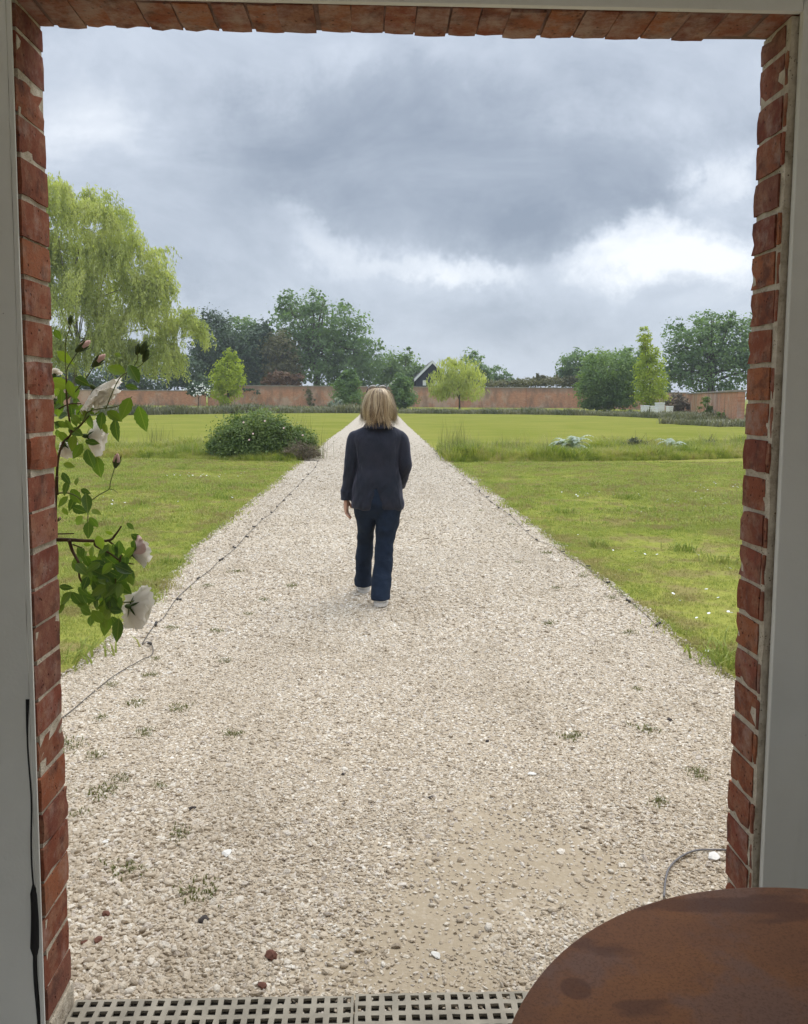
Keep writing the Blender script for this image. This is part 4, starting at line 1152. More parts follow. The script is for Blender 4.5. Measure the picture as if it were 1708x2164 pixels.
def rock(name, u, v, r, m, label, cat, group=None, seed=0, flat=.55):
    bm = bmesh.new(); bmesh.ops.create_icosphere(bm, subdivisions=2, radius=1); r_ = random.Random(seed)
    sd = Vector((r_.uniform(0, 50), r_.uniform(0, 50), 0))
    for q in bm.verts:
        q.co *= 1 + .45 * mnoise.noise(q.co * 1.3 + sd)
        q.co = Vector((q.co.x * r * 1.2, q.co.y * r * .85, q.co.z * r * flat))
    me = bpy.data.meshes.new(name); bm.to_mesh(me); bm.free()
    g = gnd(u, v); o = link(name, me, m, None, (g.x, g.y, .006 + r * flat * .6)); o.rotation_euler.z = r_.uniform(0, 6)
    tag(o, label, cat, group)
M_FRAG = plain('brick_bit', (.15, .07, .05), .9, .1, .3, 40, .4, 150)
M_SHELL = plain('shell_white', (.68, .65, .59), .6, .3, .1, 40)
M_DSTONE = plain('dark_stone', (.06, .05, .045), .8, .2, .3, 30)
for i, (u, v, r, lab) in enumerate([(574, 2027, .017, 'largest red brick fragment, lying alone in the gravel'), (208, 1993, .012, 'red brick fragment with a smaller one right beside it'), (180, 1998, .010, 'smallest red brick fragment beside a larger one by the left jamb'), (225, 1938, .012, 'red brick fragment lying further out than the pair by the left jamb'), (555, 2090, .012, 'red brick fragment closest to the drain grate')]):
    rock('brick_fragment', u, v, r, M_FRAG, lab, 'brick fragment', 'red fragments in the gravel', i)
for i, (u, v, r, lab) in enumerate([(480, 1808, .018, 'white shell lying out on the gravel beside a dark pebble'), (228, 1783, .014, 'white shell lying by the foot of the left jamb'), (1125, 1640, .014, 'white shell lying beyond the sandy patch in the gravel'), (922, 2024, .013, 'white shell lying on the sandy patch near the drain'), (1508, 1817, .022, 'largest white shell, lying inside the grey wire loop')]):
    rock('shell', u, v, r, M_SHELL, lab, 'shell', 'white shells on the gravel', 20 + i, .35)
for i, (u, v, r, lab) in enumerate([(406, 1714, .013, 'dark pebble between a white shell and the weed tufts'), (1030, 1570, .009, 'small dark pebble lying alone in the middle of the path'), (1415, 1525, .012, 'dark pebble lying between weed tufts beside the right jamb'), (430, 1950, .014, 'largest dark pebble, lying near the red brick fragments'), (725, 1640, .008, 'tiny dark pebble lying alone on the open gravel'), (910, 1690, .008, 'tiny dark pebble lying just beyond the sandy patch')]):
    rock('dark_stone', u, v, r, M_DSTONE, lab, 'pebble', 'dark pebbles on the gravel', 40 + i)
# daisies
M_DAISY = plain('daisy_white', (.80, .80, .76), .7, .2, .1, 30)
DAISY = variant_collection('daisy', [mesh_py('daisy', *lathe([(.001, .0), (.012, .001), (.0135, .004), (.004, .005)], 8)) for i in range(2)], M_DAISY)
DP = []
for (u, v, su, sv_, n_) in [(430, 1008, 40, 6, 60), (310, 1062, 60, 10, 26), (1430, 1062, 70, 10, 60), (1230, 1048, 40, 4, 18), (1500, 1030, 50, 5, 50), (1400, 1200, 120, 60, 26), (250, 1250, 70, 50, 16), (1480, 1300, 60, 40, 16), (560, 1040, 70, 12, 12)]:
    for _ in range(n_ // 2):
        g = gnd(random.gauss(u, su), random.gauss(v, sv_))
        if not (xl(g.y) - .03 < g.x < xr(g.y) + .03): DP.append((g.x, g.y, random.uniform(.02, .045)))
nn = len(DP)
tag(scatter('daisies', DP, np.c_[rng.normal(0, .3, nn), rng.normal(0, .3, nn), rng.uniform(0, 6, nn)], np.repeat(rng.uniform(.55, 1.05, nn)[:, None], 3, 1), DAISY, 2), 'small white daisies scattered over the lawn', 'daisies', kind='stuff')

# ------------------------------------------------------------------ flower bed across the lawn
def bed_front(x): return 18.4 + .022 * x * x
MEADOW = variant_collection('meadow_clump', [blade_clump(400 + i, 34, .34, .075, .014, .55) for i in range(5)], M_MEADOW)
def bed_points(x0, x1, depth, sp):
    P_ = []
    for x in np.arange(x0, x1, sp):
        for y in np.arange(0, depth, sp):
            P_.append((x + random.uniform(-.5, .5) * sp, bed_front(x) + y + random.uniform(-.5, .5) * sp, 0))
    P_ = np.array(P_)
    hgt = np.array([mnoise.noise((x * .7, y * .7, 4)) + .5 * mnoise.noise((x * 2, y * 2, 7)) for x, y, _ in P_])
    return P_, hgt
for (a, b_, dep, lab) in ((-13, -1.85, 3.4, 'long grass and weeds in the flower bed left of the path'), (1.75, 14.5, 4.2, 'long grass and weeds in the flower bed right of the path')):
    P_, hg = bed_points(a, b_, dep, .105)
    n = len(P_); s = np.clip(.85 + .55 * hg, .35, 1.6) * rng.uniform(.7, 1.2, n) * (np.where(a > 0, .95, .85))
    front = P_[:, 1] - np.array([bed_front(x) for x in P_[:, 0]])
    s *= np.clip(.45 + front / .7, .45, 1)
    tag(scatter('meadow_grass', P_, np.c_[rng.normal(0, .12, n), rng.normal(0, .12, n), rng.uniform(0, 6.28, n)], np.c_[s * 1.1, s * 1.1, s], MEADOW, 5), lab, 'grass', kind='stuff')

STALK = variant_collection('seed_stalk', [blade_clump(450 + i, 5, .62, .05, .006, .35) for i in range(4)], leafy('seed_stalk', (.26, .24, .12), (.44, .37, .22), .3, 1.0, atype='INSTANCER'))
SP = [(x, bed_front(x) + random.uniform(.2, 3.6), 0) for x in [random.uniform(1.9, 13) for _ in range(330)] + [random.uniform(-12, -2.0) for _ in range(260)] if mnoise.noise((x * .8, 3, 1)) > -.15]
nn = len(SP); ss = rng.uniform(.5, 1.25, nn)
tag(scatter('seed_stalks', SP, np.c_[rng.normal(0, .15, nn), rng.normal(0, .15, nn), rng.uniform(0, 6, nn)], np.repeat(ss[:, None], 3, 1), STALK, 4), 'thin pale seed stalks standing above the long grass in the beds', 'grass', kind='stuff')

# ------------------------------------------------------------------ foliage builders
def lobes_px(D, lob, depth=1.0):
    out = []
    for q in lob:
        u, v, ru, rv = q[:4]; dd = q[4] if len(q) > 4 else 0
        c = aty(u, v, D + dd); k = (D + dd) / F_PX
        out.append((np.array(c), np.array([ru * k, (ru + rv) * .5 * k * depth, rv * k])))
    return out
def crown_mesh(name, lobes, leaf, cover=2.0, droop=0.0, clump=24, inner=.5, nmax=9000, aspect=.62):
    C, A, B, Ls, Rn = [], [], [], [], []
    extra = []
    for c, r in lobes:
        for d_ in rand_dirs(3):
            if d_[2] > -.3: extra.append((c + d_ * r * .95, r * rng.uniform(.20, .40)))
    for ei, (c, r) in enumerate(list(lobes) + extra):
        area = 4 * PI * ((r[0] * r[1]) ** 1.6 / 3 + (r[0] * r[2]) ** 1.6 / 3 + (r[1] * r[2]) ** 1.6 / 3) ** (1 / 1.6)
        n = int(min(nmax, cover * (1.0 if ei < len(lobes) else .55) * area / (leaf * leaf * aspect * .5)))
        nc = max(6, n // clump)
        dirs = rand_dirs(nc)
        bump = np.array([mnoise.noise(Vector(d_ * 2.2) + Vector(c)) for d_ in dirs])
        rad = (inner + (1.06 - inner) * rng.random(nc) ** .45) * (1 + .34 * bump)
        cc = c + dirs * r * rad[:, None]
        spread = np.minimum(r.mean() * .17, leaf * 3.2)
        idx = rng.integers(0, nc, n)
        P_ = cc[idx] + rng.normal(size=(n, 3)) * spread * np.array([1, 1, .7])
        nrm = unit(dirs[idx] * .7 + np.array([0, 0, .55]) + rng.normal(size=(n, 3)) * .55)
        t, b_ = axes_from(nrm)
        if droop > 0:
            t = unit(t * (1 - droop) + np.array([0, 0, -1.0]) * droop); b_ = unit(np.cross(rand_dirs(n), t))
        C.append(P_); A.append(t); B.append(b_); Ls.append(leaf * rng.uniform(.6, 1.3, n))
        cr = rng.random(nc); Rn.append(np.clip(.6 * cr[idx] + .4 * rng.random(n), 0, 1))
    C, A, B, Ls = np.concatenate(C), np.concatenate(A), np.concatenate(B), np.concatenate(Ls)
    keep = C[:, 2] > .05
    C, A, B, Ls, Rn = C[keep], A[keep], B[keep], Ls[keep], np.concatenate(Rn)[keep]
    V, F = leaf_quads(C, A, B, Ls, Ls * aspect)
    return mesh_np(name, V, F, False, {'rnd': ('FACE', Rn)})
def limbs_mesh(base, lobes, r0, h0=.35, per=3):
    parts = []
    base = Vector(base); mean = sum((Vector(c) for c, r in lobes), Vector()) / len(lobes)
    top = max(c[2] + r[2] * .5 for c, r in lobes)
    fork = Vector((base.x + (mean.x - base.x) * .3, base.y, base.z + (top - base.z) * h0))
    parts.append(tube([base - Vector((0, 0, .1)), base + (fork - base) * .15, base + (fork - base) * .6 + Vector((r0 * .3, 0, 0)), fork, fork + Vector((0, 0, (top - fork.z) * .5)), Vector((mean.x, mean.y, top))], [r0 * 1.35, r0, r0 * .85, r0 * .75, r0 * .4, r0 * .1], 9))
    for c, r in lobes:
        c = Vector(c)
        for j in range(per):
            e = c + Vector((random.uniform(-.7, .7) * r[0], random.uniform(-.6, .6) * r[1], random.uniform(-.2, .7) * r[2]))
            st = fork + Vector((0, 0, random.uniform(-.15, .35) * (top - fork.z)))
            mid = st.lerp(e, .5) + Vector((random.uniform(-.3, .3), random.uniform(-.3, .3), random.uniform(.1, .5)))
            parts.append(tube([st, mid, e], [r0 * .38, r0 * .22, r0 * .06], 6))
    return mesh_py('trunk', *join_vf(parts), True)
def tree(name, label, cat, D, lob, m, leaf, cover=2.0, r0=.3, trunk_u=None, group=None, depth=1.0, trunk_name='trunk', **kw):
    lobes = lobes_px(D, lob, depth)
    u = trunk_u if trunk_u is not None else sum(q[0] for q in lob) / len(lob)
    bx = aty(u, 835, D).x
    t = empty(name, (bx, D, 0)); tag(t, label, cat, group)
    inv = Matrix.Translation((-bx, -D, 0))
    c = link('crown', crown_mesh('crown', lobes, leaf, **dict(dict(cover=cover), **kw)), m, t); c.matrix_parent_inverse = inv
    if r0:
        k = link(trunk_name, limbs_mesh((bx, D, 0), lobes, r0), M_BARK, t); k.matrix_parent_inverse = inv
    return t
M_OAK = leafy('oak_leaf', (.085, .155, .060), (.235, .33, .135), .45, .25, .55)
M_MID = leafy('green_leaf', (.105, .185, .06), (.26, .345, .12), .45, .3, .6)
M_YEW = leafy('yew_leaf', (.040, .075, .038), (.105, .155, .075), .22, .3, .6)
M_OLIVE = leafy('olive_leaf', (.10, .105, .042), (.21, .19, .085), .3, .3, .6)
M_LIME = leafy('lime_leaf', (.28, .36, .035), (.50, .54, .085), .5, .6, .55)
M_WILLOW = leafy('willow_leaf', (.30, .34, .10), (.52, .54, .20), .52, .35, .55, c3=(.66, .65, .32))
M_RED = leafy('copper_leaf', (.11, .055, .030), (.20, .115, .055), .25, .4, .6)
M_SHRUB = leafy('shrub_leaf', (.085, .145, .045), (.23, .29, .095), .36, 1.2, .5)
M_TWIG = leafy('dry_twig', (.11, .085, .055), (.23, .185, .125), .1, 1.5, .8)

# trees beyond the wall
tree('broadleaf_tree', 'tall loose crowned green tree, highest beyond the brick wall', 'tree', 130, [(640, 690, 52, 68), (690, 682, 58, 52), (735, 718, 52, 52), (778, 765, 42, 50), (622, 745, 42, 58), (682, 765, 70, 58), (610, 648, 22, 32), (735, 775, 58, 48), (668, 640, 26, 24)], M_OAK, .52, .85, .55, 665, clump=34, inner=.35)
tree('yew_tree', 'very dark yew beside the weeping willow', 'tree', 127, [(455, 735, 42, 66), (440, 785, 42, 42), (482, 775, 35, 50)], M_YEW, .45, 1.9, .4, clump=16)
tree('yew_tree', 'dark rounded yew behind the lime green sapling', 'tree', 129, [(525, 748, 50, 52), (560, 775, 48, 46), (505, 795, 55, 38), (553, 715, 20, 34)], M_YEW, .45, 1.9, .4, clump=16)
tree('broadleaf_tree', 'pale green tree top showing over the dark yews', 'tree', 142, [(512, 695, 32, 24), (530, 720, 40, 30)], M_MID, .5, 1.1, .35)
tree('broadleaf_tree', 'brownish olive tree between the dark yew and the tallest tree', 'tree', 126, [(592, 755, 32, 52), (600, 790, 36, 32)], M_OLIVE, .45, 1.6, .3)
tree('copper_shrub', 'low reddish shrub peeping over the garden wall', 'shrub', 110, [(588, 800, 24, 14), (628, 803, 20, 12), (570, 806, 16, 9)], M_RED, .3, 1.8, .08)
tree('broadleaf_tree', 'dense green tree left of the dark gabled barn', 'tree', 136, [(845, 778, 38, 36), (820, 795, 34, 30), (870, 795, 30, 24), (895, 785, 18, 14)], M_MID, .5, 1.7, .35)
tree('broadleaf_tree', 'green tree rising behind the light weeping tree', 'tree', 138, [(995, 775, 30, 28), (1012, 795, 26, 22)], M_OAK, .5, 1.4, .3)
tree('broadleaf_tree', 'small far tree standing alone above the wall', 'tree', 165, [(1052, 790, 20, 16), (1075, 800, 18, 11), (1040, 800, 14, 10)], M_OAK, .5, 1.3, .25)
tree('broadleaf_tree', 'dark tree behind the rounded green shrub tree', 'tree', 124, [(1222, 772, 36, 34), (1198, 795, 26, 18), (1250, 790, 36, 30)], M_OAK, .48, 1.8, .4)
tree('broadleaf_tree', 'dark tree crown between rounded shrub tree and lime green tree', 'tree', 118, [(1335, 762, 34, 26), (1320, 790, 40, 34)], M_OAK, .46, 1.5, .35)
tree('oak_tree', 'large spreading oak behind the low side wall', 'tree', 104, [(1465, 712, 55, 48), (1520, 728, 55, 62), (1442, 760, 42, 50), (1570, 730, 52, 56), (1500, 795, 80, 42), (1420, 800, 34, 34), (1610, 780, 60, 60), (1515, 680, 40, 22)], M_OAK, .42, .85, .55, 1500, clump=34, inner=.35)
tree('hedge', 'low light green hedge line beyond the wall', 'hedge', 122, [(1100, 810, 45, 6), (1170, 806, 45, 8), (1225, 806, 30, 10), (1040, 812, 40, 5), (1140, 800, 14, 8)], M_OLIVE, .35, 1.6, .05)
tree('hedge', 'dark hedge running along behind the low left wall', 'hedge', 118, [(200, 800, 80, 30), (320, 800, 70, 30), (400, 790, 40, 36), (60, 800, 90, 30)], M_YEW, .5, 1.5, .2)
# trees inside the wall
tree('round_shrub_tree', 'rounded mid green shrub tree before the end of the wall', 'tree', 84, [(1285, 795, 54, 52), (1258, 825, 36, 38), (1315, 825, 36, 40), (1285, 838, 50, 26)], M_MID, .27, 1.9, .2, clump=18)
tree('lime_tree', 'narrow lime green tree standing behind the white beehives', 'tree', 76, [(1375, 836, 31, 22), (1377, 808, 33, 27), (1373, 778, 27, 23), (1374, 750, 18, 22), (1363, 715, 12, 22)], M_LIME, .22, 1.5, .12, 1375, clump=18)
tree('lime_tree', 'lime green sapling in front of the left wall', 'tree', 80, [(478, 830, 32, 22), (480, 803, 34, 25), (484, 778, 25, 24), (486, 752, 12, 15)], M_LIME, .22, 1.5, .12, 482, clump=18)
tree('conical_shrub', 'dark conical shrub left of the path end', 'shrub', 84, [(737, 838, 32, 24), (736, 815, 24, 26), (738, 795, 13, 16)], M_OAK, .24, 2.0, .1)
tree('conical_shrub', 'dark conical shrub right of the path end', 'shrub', 85, [(850, 838, 27, 24), (848, 815, 20, 22), (838, 845, 24, 18)], M_OAK, .24, 2.0, .1)
tree('weeping_tree', 'small round headed weeping tree with pale trunk before the wall', 'tree', 82, [(965, 785, 40, 26), (932, 815, 26, 28), (1000, 812, 26, 32), (966, 815, 36, 26)], M_WILLOW, .34, 1.0, .10, 972, droop=.7, aspect=.30, inner=.6, clump=16)
tree('flowering_shrub', 'dark shrub dotted with white flowers on the low left wall', 'shrub', 99, [(428, 822, 24, 15), (410, 826, 14, 11)], M_YEW, .26, 2.0, .06)
tree('pale_shrub', 'small pale leaved shrub by the path end', 'shrub', 70, [(706, 855, 14, 7), (716, 850, 7, 9)], leafy('pale_leaf', (.20, .25, .17), (.40, .45, .36), .2, .8), .16, 1.8, .03)
WHT = variant_collection('white_flower', [mesh_py('white_flower', *lathe([(.01, 0), (.16, .05), (.17, .10), (.05, .12)], 6))], M_DAISY)
WP = [tuple(aty(random.gauss(425, 14), random.gauss(823, 8), 97.2 + random.uniform(-.4, .4))) for _ in range(60)]
tag(scatter('white_flowers', WP, np.zeros((60, 3)) + [1.3, 0, 0], np.repeat(rng.uniform(.3, .7, 60)[:, None], 3, 1), WHT, 1), 'white flowers on the dark shrub at the low wall', 'flowers', kind='stuff')

# ------------------------------------------------------------------ weeping willow
def willow(D, lob, label):
    lobes = lobes_px(D, lob, .9)
    bx = aty(150, 835, D).x
    t = empty('weeping_willow', (bx, D, 0)); tag(t, label, 'tree')
    inv = Matrix.Translation((-bx, -D, 0))
    C, A, Ls, Rn = [], [], [], []
    TW = []
    for c, r in lobes:
        ns = int(58 * (r[0] + r[1]) * .5 * r[2] ** .5) + 55
        nb = max(8, ns // 12)
        bdir = rand_dirs(nb); bdir[:, 2] = np.abs(bdir[:, 2]) * .9 + .05; bdir = unit(bdir)
        bp = c + bdir * r * rng.uniform(.45, 1.02, nb)[:, None]
        btone = rng.random(nb)
        for i in range(ns):
            j = rng.integers(0, nb)
            p = bp[j] + rng.normal(size=3) * np.array([.42, .42, .25]) * (r.mean() * .30)
            out = unit((p - c) * np.array([1, 1, 0.15]) + 1e-6)
            L = rng.uniform(.7, 2.3) * (.6 + r[2] * .30)
            ln = .13; n = int(L / ln)
            s = np.arange(n) * ln
            horiz = 1.25 * (1 - np.exp(-s / .9)) * rng.uniform(.4, 1.2)
            sway = np.stack([np.sin(s * 1.3 + i), np.cos(s * 1.1 + i * 2), 0 * s], -1) * .07
            z = .22 * np.sin(np.clip(s / .8, 0, 1) * PI) - np.clip(s - .35, 0, 99) * .92
            q = p + out * horiz[:, None] + sway + np.stack([0 * s, 0 * s, z], -1)
            q = q[q[:, 2] > .35]
            if len(q) < 3: continue
            for rep in range(2):
                qq = q + rng.normal(size=q.shape) * .085
                a = unit(rng.normal(size=q.shape) * .45 + np.array([0, 0, -1.0]) + out * .25)
                C.append(qq); A.append(a); Ls.append(rng.uniform(.18, .38, len(q))); Rn.append(np.clip(.5 * btone[j] + .5 * rng.random(len(q)), 0, 1))
            if i % 6 == 0: TW.append(tube([tuple(v) for v in q[::max(1, len(q) // 5)]], .012, 3, False))
    C, A, Ls, Rn = map(np.concatenate, (C, A, Ls, Rn))
    B = unit(np.cross(A, rand_dirs(len(A))))
    V, F = leaf_quads(C, A, B, Ls, Ls * .30)
    o = link('crown', mesh_np('crown', V, F, False, {'rnd': ('FACE', Rn)}), M_WILLOW, t); o.matrix_parent_inverse = inv
    o = link('twigs', mesh_py('twigs', *join_vf(TW)), plain('willow_twig', (.20, .18, .07), .8, .2, .2, 3), t); o.matrix_parent_inverse = inv
    o = link('trunk', limbs_mesh((bx, D, 0), lobes, .16, .3, 1), plain('willow_bark', (.17, .155, .085), .9, .1, .3, 3), t); o.matrix_parent_inverse = inv
willow(66, [(115, 440, 90, 62), (215, 470, 66, 50), (150, 530, 110, 70), (285, 550, 62, 50), (225, 610, 110, 70), (330, 620, 36, 40), (120, 650, 100, 80), (300, 690, 80, 60), (385, 705, 42, 45), (190, 745, 90, 60), (330, 760, 70, 50), (60, 760, 90, 60), (0, 560, 110, 110), (60, 430, 60, 60)],
       'large weeping willow with trailing yellow green branches')

# ------------------------------------------------------------------ bed plants
def bush(name, label, D, lob, m, leaf, r0=.03, **kw):
    return tree(name, label, 'shrub', D, lob, m, leaf, kw.pop('cover', 1.8), r0, **kw)
bush('rose_bush', 'dense rounded green bush with a few pink flowers in the bed', 19.6, [(520, 930, 62, 48), (580, 935, 50, 44), (480, 945, 36, 36), (622, 945, 40, 34), (640, 930, 26, 26), (550, 903, 56, 32), (540, 955, 85, 26)], M_SHRUB, .055, clump=14, inner=.7, nmax=12000, cover=1.6)
bush('dry_shrub', 'low brown twiggy shrub at the path side of the green bush', 18.9, [(640, 955, 30, 20), (660, 963, 18, 12), (618, 962, 24, 14)], M_TWIG, .07, aspect=.12, cover=.8)
PK = variant_collection('pink_flower', [mesh_py('pink_flower', *lathe([(.004, 0), (.035, .012), (.04, .03), (.01, .034)], 7))], M_PINKISH)
FP = [tuple(aty(u, v, 18.55)) for u, v in [(535, 917), (527, 930), (515, 893), (600, 905), (640, 920), (560, 890)]]
tag(scatter('pink_flowers', FP, np.zeros((6, 3)) + [1.2, 0, 0], np.full((6, 3), .55), PK, 1), 'few pink flowers on the rounded green bush', 'flowers', kind='stuff')
M_WISP = leafy('wisp_blade', (.16, .17, .07), (.34, .31, .17), .3, 1.0, atype='OBJECT')
def tussock(u, v, D, h, sp, n, label, m=M_WISP, wd=.006, lean=.25):
    g = aty(u, v, D)
    me = blade_clump(int(u), n, h, sp, wd, lean); me.materials.append(m)
    o = link('grass_tussock', me, None, None, (g.x, D, 0)); tag(o, label, 'grass tussock', 'tall wispy grasses in the bed')
tussock(635, 970, 19.9, 1.15, .22, 110, 'tall wispy grass tussock behind the twiggy brown shrub')
tussock(672, 960, 19.4, .75, .10, 50, 'thin grass tussock at the path side of the twiggy brown shrub')
tussock(335, 935, 22.5, .80, .18, 90, 'wispy grass tussock in the bed left of the rounded bush')
tussock(958, 965, 19.8, 1.00, .18, 120, 'wispy grass tussock beside the path in the bed right of it')
tussock(985, 968, 19.2, .45, .18, 160, 'dense low grey green tussock beside the path', leafy('grey_blade', (.11, .14, .06), (.22, .23, .13), .3, 1, atype='OBJECT'), .010, .6)
tussock(1085, 960, 21.0, .55, .2, 70, 'sparse seeding grass tussock near the larger silver cardoon')
tussock(1395, 950, 21.5, .5, .3, 90, 'sparse seeding grass tussock near the smaller silver cardoon')
M_SILVER = leafy('cardoon_leaf', (.28, .34, .25), (.48, .53, .45), .25, 4.0, .6)
def cardoon(u, v, D, size, n, label):
    g = aty(u, v, D)
    t = empty('cardoon', (g.x, D, 0)); tag(t, label, 'plant', 'silver cardoons in the bed')
    for i in range(n):
        a = 2.4 * i + random.uniform(-.3, .3); L = size * random.uniform(.7, 1.1); up = random.uniform(.38, .85)
        V, F = [], []; ns = 17
        for k in range(ns + 1):
            s = k / ns
            rr = L * s * .80; z = L * (2.0 * up * s - 1.15 * s * s) + .10
            hw = L * .115 * math.sin(min(1, s * 1.05) * PI) ** .6 * (1.35 if k % 2 else .22)
            V += [(rr * math.cos(a) - hw * math.sin(a), rr * math.sin(a) + hw * math.cos(a), z - hw * .25), (rr * math.cos(a), rr * math.sin(a), z), (rr * math.cos(a) + hw * math.sin(a), rr * math.sin(a) - hw * math.cos(a), z - hw * .25)]
        for k in range(ns):
            b0 = k * 3; F += [(b0, b0 + 3, b0 + 4, b0 + 1), (b0 + 1, b0 + 4, b0 + 5, b0 + 2)]
        me = mesh_np('leaf', np.array(V), np.array(F), True, {'rnd': ('FACE', rng.random(len(F)))})
        link('leaf', me, M_SILVER, t)
cardoon(1205, 958, 21.0, .80, 46, 'large arching silver leaved cardoon in the bed')
cardoon(1420, 955, 21.8, .58, 34, 'smaller silver leaved cardoon further along the bed')
for (u, D, w_, h_, lab) in ((1345, 22.3, 45, 20, 'low dark lavender mound between the two silver cardoons'), (1300, 23.2, 20, 12, 'small grey lavender mound beside the larger cardoon'), (1500, 22.8, 40, 16, 'brownish lavender mound beyond the smaller cardoon')):
    bush('lavender', lab, D, [(u, 950, w_ * .6, h_), (u - w_ * .4, 953, w_ * .4, h_ * .8), (u + w_ * .4, 953, w_ * .4, h_ * .8)], leafy('lavender_mound', (.075, .095, .055), (.15, .16, .10), .15, 2), .06, .02, aspect=.3, cover=1.4)
# far borders
LAV = variant_collection('border_clump', [blade_clump(500 + i, 60, .55, .22, .05, .5) for i in range(4)], M_LAV)
def border(pts, depth, sp, label, hs=1.0):
    P_ = [Vector(q) for q in resample([tuple(gnd(*p)) for p in pts], 40)]; out = []
    for a, b_ in zip(P_[:-1], P_[1:]):
        L = (b_ - a).length; n = max(1, int(L / sp)); t = (b_ - a).normalized(); nrm = Vector((-t.y, t.x, 0))
        if nrm.y < 0: nrm = -nrm
        for i in range(n):
            gap = mnoise.noise(a.lerp(b_, i / n) * .12)
            for dd in np.arange(0, depth * (1 + gap * .6), sp):
                q = a.lerp(b_, (i + random.random()) / n) + nrm * (dd + random.uniform(-.3, .3) * sp); out.append((q.x, q.y, 0))
    n = len(out); s = rng.uniform(.75, 1.25, n) * hs * np.array([1 + .55 * mnoise.noise((x * .25, y * .25, 2)) for x, y, _ in out])
    tag(scatter('lavender_border', out, np.c_[rng.normal(0, .15, n), rng.normal(0, .15, n), rng.uniform(0, 6.28, n)], np.c_[s * 1.2, s * 1.2, s], LAV, 4), label, 'border', kind='stuff')
border([(-60, 886), (100, 880), (278, 877), (500, 874), (650, 873), (755, 873)], 5, .42, 'grey green lavender border along the far lawn, left of the path')
border([(846, 874), (1034, 875), (1180, 877), (1300, 880), (1450, 887), (1563, 895), (1660, 903)], 4, .42, 'grey green lavender border curving along the far lawn, right of the path', .72)

# ------------------------------------------------------------------ garden walls
def garden_wall(x0, y0, x1, y1, h, th, label, piers=()):
    a, b_ = Vector((x0, y0, 0)), Vector((x1, y1, 0)); L = (b_ - a).length; ang = math.atan2(y1 - y0, x1 - x0)
    t = empty('garden_wall', (a + b_) / 2, ang); tag(t, label, 'wall')
    link('wall', box_mesh('wall', (-L / 2, L / 2, -th / 2, th / 2, -.1, h)), M_GWALL, t)
    link('coping', box_mesh('coping', (-L / 2 - .02, L / 2 + .02, -th / 2 - .06, th / 2 + .06, h + .002, h + .11), .02), M_COPING, t)
    for px in piers:
        link('pier', box_mesh('pier', (px - .3, px + .3, -th / 2 - .14, -th / 2 - .002, -.1, h - .06)), M_GWALL, t)
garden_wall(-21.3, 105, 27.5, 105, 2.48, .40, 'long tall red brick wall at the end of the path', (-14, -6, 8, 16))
garden_wall(-70, 103.5, -21.5, 104.6, 1.80, .36, 'lower red brick wall behind the weeping willow', ())
garden_wall(33.2, 88, 19.5, 44, 1.80, .36, 'low red brick side wall behind the beehives', (5,))
garden_wall(27.7, 105, 33.2, 88.3, 1.9, .36, 'short red brick wall hidden by the rounded shrub tree')
def climber(name, label, D, lob, m):
    tree(name, label, 'climber', D, lob, m, .2, 1.4, .02, depth=.3)
climber('wall_climber', 'dark climber growing up the tall brick wall', 104.3, [(652, 840, 7, 18), (648, 825, 9, 6), (660, 850, 8, 10)], M_OLIVE)
climber('wall_climber', 'dark climber on the wall top beside the lime green sapling', 104.3, [(525, 824, 14, 5), (540, 828, 10, 4)], M_YEW)
for u, D, lab in ((1492, 58, 'leafy climber on the low side wall nearer the beehives'), (1545, 50, 'bushy climber on the low side wall by the right jamb')):
    lo = [(u, 858, 14, 20), (u + 6, 872, 18, 12)] if u < 1500 else [(u, 862, 12, 16), (u + 10, 868, 22, 18), (u - 14, 876, 12, 9)]
    tree('wall_climber', lab, 'climber', D, lo, M_MID, .15, 1.4, .03, depth=.5)
tree('brown_shrub', 'brown leaved shrub at the corner of the low side wall', 'shrub', 82, [(1430, 850, 20, 20), (1440, 862, 18, 14)], M_TWIG, .2, 1.6, .05)

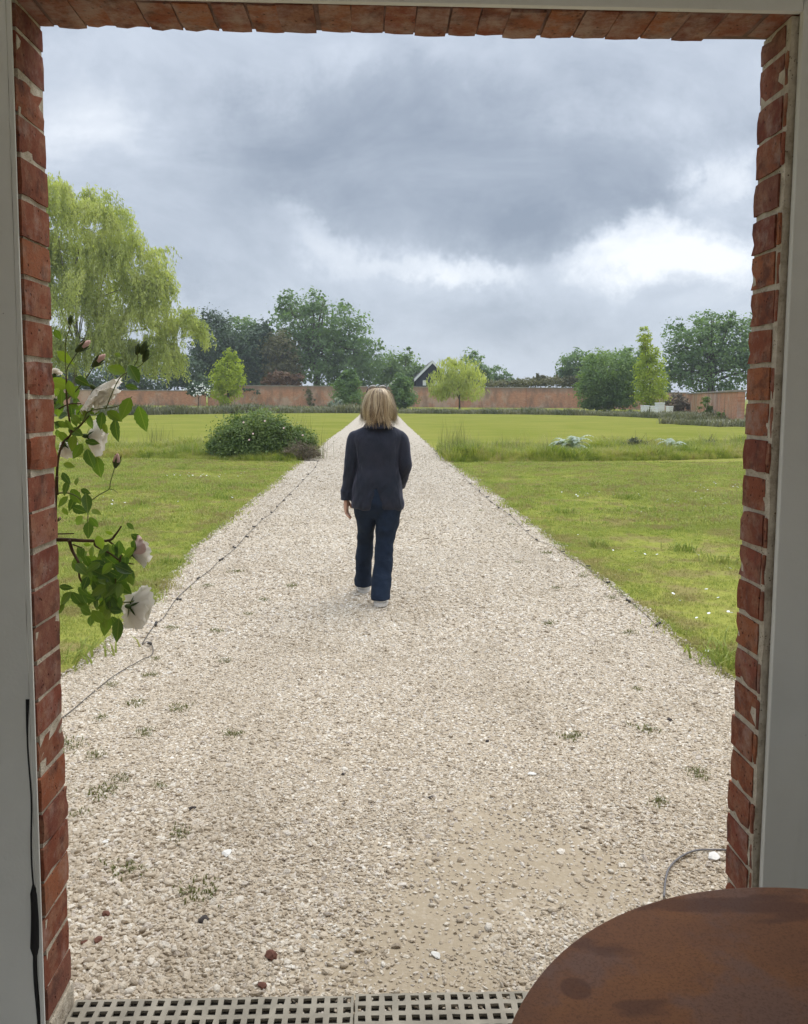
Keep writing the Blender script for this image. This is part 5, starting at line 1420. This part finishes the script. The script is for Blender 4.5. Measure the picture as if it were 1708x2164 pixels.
# ------------------------------------------------------------------ barns beyond the wall
M_TAR = plain('black_boards', (.022, .026, .040), .75, .3, .3, 1.0)
M_WBOARD = plain('white_boards', (.78, .78, .76), .6, .3, .05, 1.0)
M_SLATE = plain('barn_roof', (.15, .145, .145), .8, .2, .2, 1.0)
def barn(u, vapex, veave, half_px, D, length, label, rz=0.0, barge=.28):
    ap, ev = aty(u, vapex, D), aty(u, veave, D); hw = half_px * D / F_PX
    t = empty('barn', (ap.x, D, 0), rz); tag(t, label, 'barn')
    za, ze = ap.z, ev.z
    V = [(-hw * .93, 0, 0), (hw * .93, 0, 0), (hw * .93, 0, ze + .07 * (za - ze)), (0, 0, za - .1), (-hw * .93, 0, ze + .07 * (za - ze))]
    V += [(x_, length, z_) for x_, _, z_ in V]
    link('wall', mesh_py('wall', V, [(0, 1, 2, 3, 4), (9, 8, 7, 6, 5), (0, 5, 6, 1), (1, 6, 7, 2), (4, 9, 5, 0)]), M_TAR, t)
    for s in (-1, 1):
        sl = Vector((s * hw, 0, ze - za)).normalized(); nr = Vector((-sl.z * s, 0, abs(sl.x))); 
        a, b_ = Vector((0, -.35, za)), Vector((s * hw * 1.06, -.35, za + (ze - za) * 1.06))
        up = Vector((0, 0, .16))
        V = [a, b_, b_ + up, a + up]; V += [p + Vector((0, length + .7, 0)) for p in V]
        fs = [(0, 1, 2, 3), (7, 6, 5, 4), (0, 4, 5, 1), (1, 5, 6, 2), (2, 6, 7, 3), (3, 7, 4, 0)]
        link('roof', mesh_py('roof', V, fs), M_SLATE, t)
        lo = Vector((0, 0, -barge))
        V = [a + lo, b_ + lo, b_ + up * .9, a + up * .9]; V = [p + Vector((0, -.004, 0)) for p in V] + [p + Vector((0, -.05, 0)) for p in V]
        link('bargeboard', mesh_py('bargeboard', V, [(3, 2, 1, 0), (4, 5, 6, 7), (0, 1, 5, 4), (1, 2, 6, 5), (2, 3, 7, 6), (3, 0, 4, 7)]), M_WBOARD, t)
    for s in (-.55, .1):
        link('window', box_mesh('window', (s * hw, s * hw + .5, -.04, -.005, ze - 1.0, ze - .2)), M_WBOARD, t)
barn(914, 764, 801, 36, 128, 12, 'black boarded barn with white bargeboards beyond the wall')
barn(843, 797, 826, 34, 118, 8, 'low roofed outbuilding half hidden by the conical shrubs', .0, .16)

# ------------------------------------------------------------------ beehives
M_HIVE = plain('hive_paint', (.80, .80, .78), .6, .3, .06, 3)
def hive(u, D, wd, boxes, label):
    g = aty(u, 870, D); t = empty('beehive', (g.x, D, 0), random.uniform(-.3, .3)); tag(t, label, 'beehive', 'white beehives beyond the far lawn')
    for sx_ in (-1, 1):
        for sy_ in (-1, 1): link('leg', box_mesh('leg', (sx_ * wd * .4 - .03, sx_ * wd * .4 + .03, sy_ * wd * .4 - .03, sy_ * wd * .4 + .03, 0, .25)), M_HIVE, t)
    z = .252
    for b_ in boxes:
        link('hive_box', box_mesh('hive_box', (-wd / 2, wd / 2, -wd / 2, wd / 2, z, z + b_), .008), M_HIVE, t); z += b_ + .012
    link('roof', box_mesh('roof', (-wd / 2 - .02, wd / 2 + .02, -wd / 2 - .02, wd / 2 + .02, z, z + .10), .008), M_HIVE, t)
hive(1363, 66, .50, (.23, .20), 'low white beehive at the end of the row by the dark shrub tree')
hive(1379, 68, .30, (.20, .18), 'narrow white beehive second in the row, set back')
hive(1394, 65, .54, (.23, .23, .20), 'tallest white beehive in the row')
hive(1415, 65.5, .40, (.22, .18), 'low white beehive beside the tallest one, nearer the side wall')

# ------------------------------------------------------------------ damp air
hz = bpy.data.materials.new('damp_air'); hz.use_nodes = True
h = NT(hz.node_tree); ho = h.n('ShaderNodeOutputMaterial'); pv = h.n('ShaderNodeVolumePrincipled')
pv.inputs['Color'].default_value = (.90, .95, 1.0, 1); pv.inputs['Density'].default_value = .0006
h.t.links.new(pv.outputs[0], ho.inputs['Volume'])
haze = link('haze', box_mesh('haze', (-850, 850, -850, 850, -1, 24)), hz); tag(haze, 'thin damp air over the garden', 'haze', kind='stuff')

# the scatters are switched on last, so that building the figure stays quick
for o, g in DEFER:
    o.modifiers.new('scatter', 'NODES').node_group = g
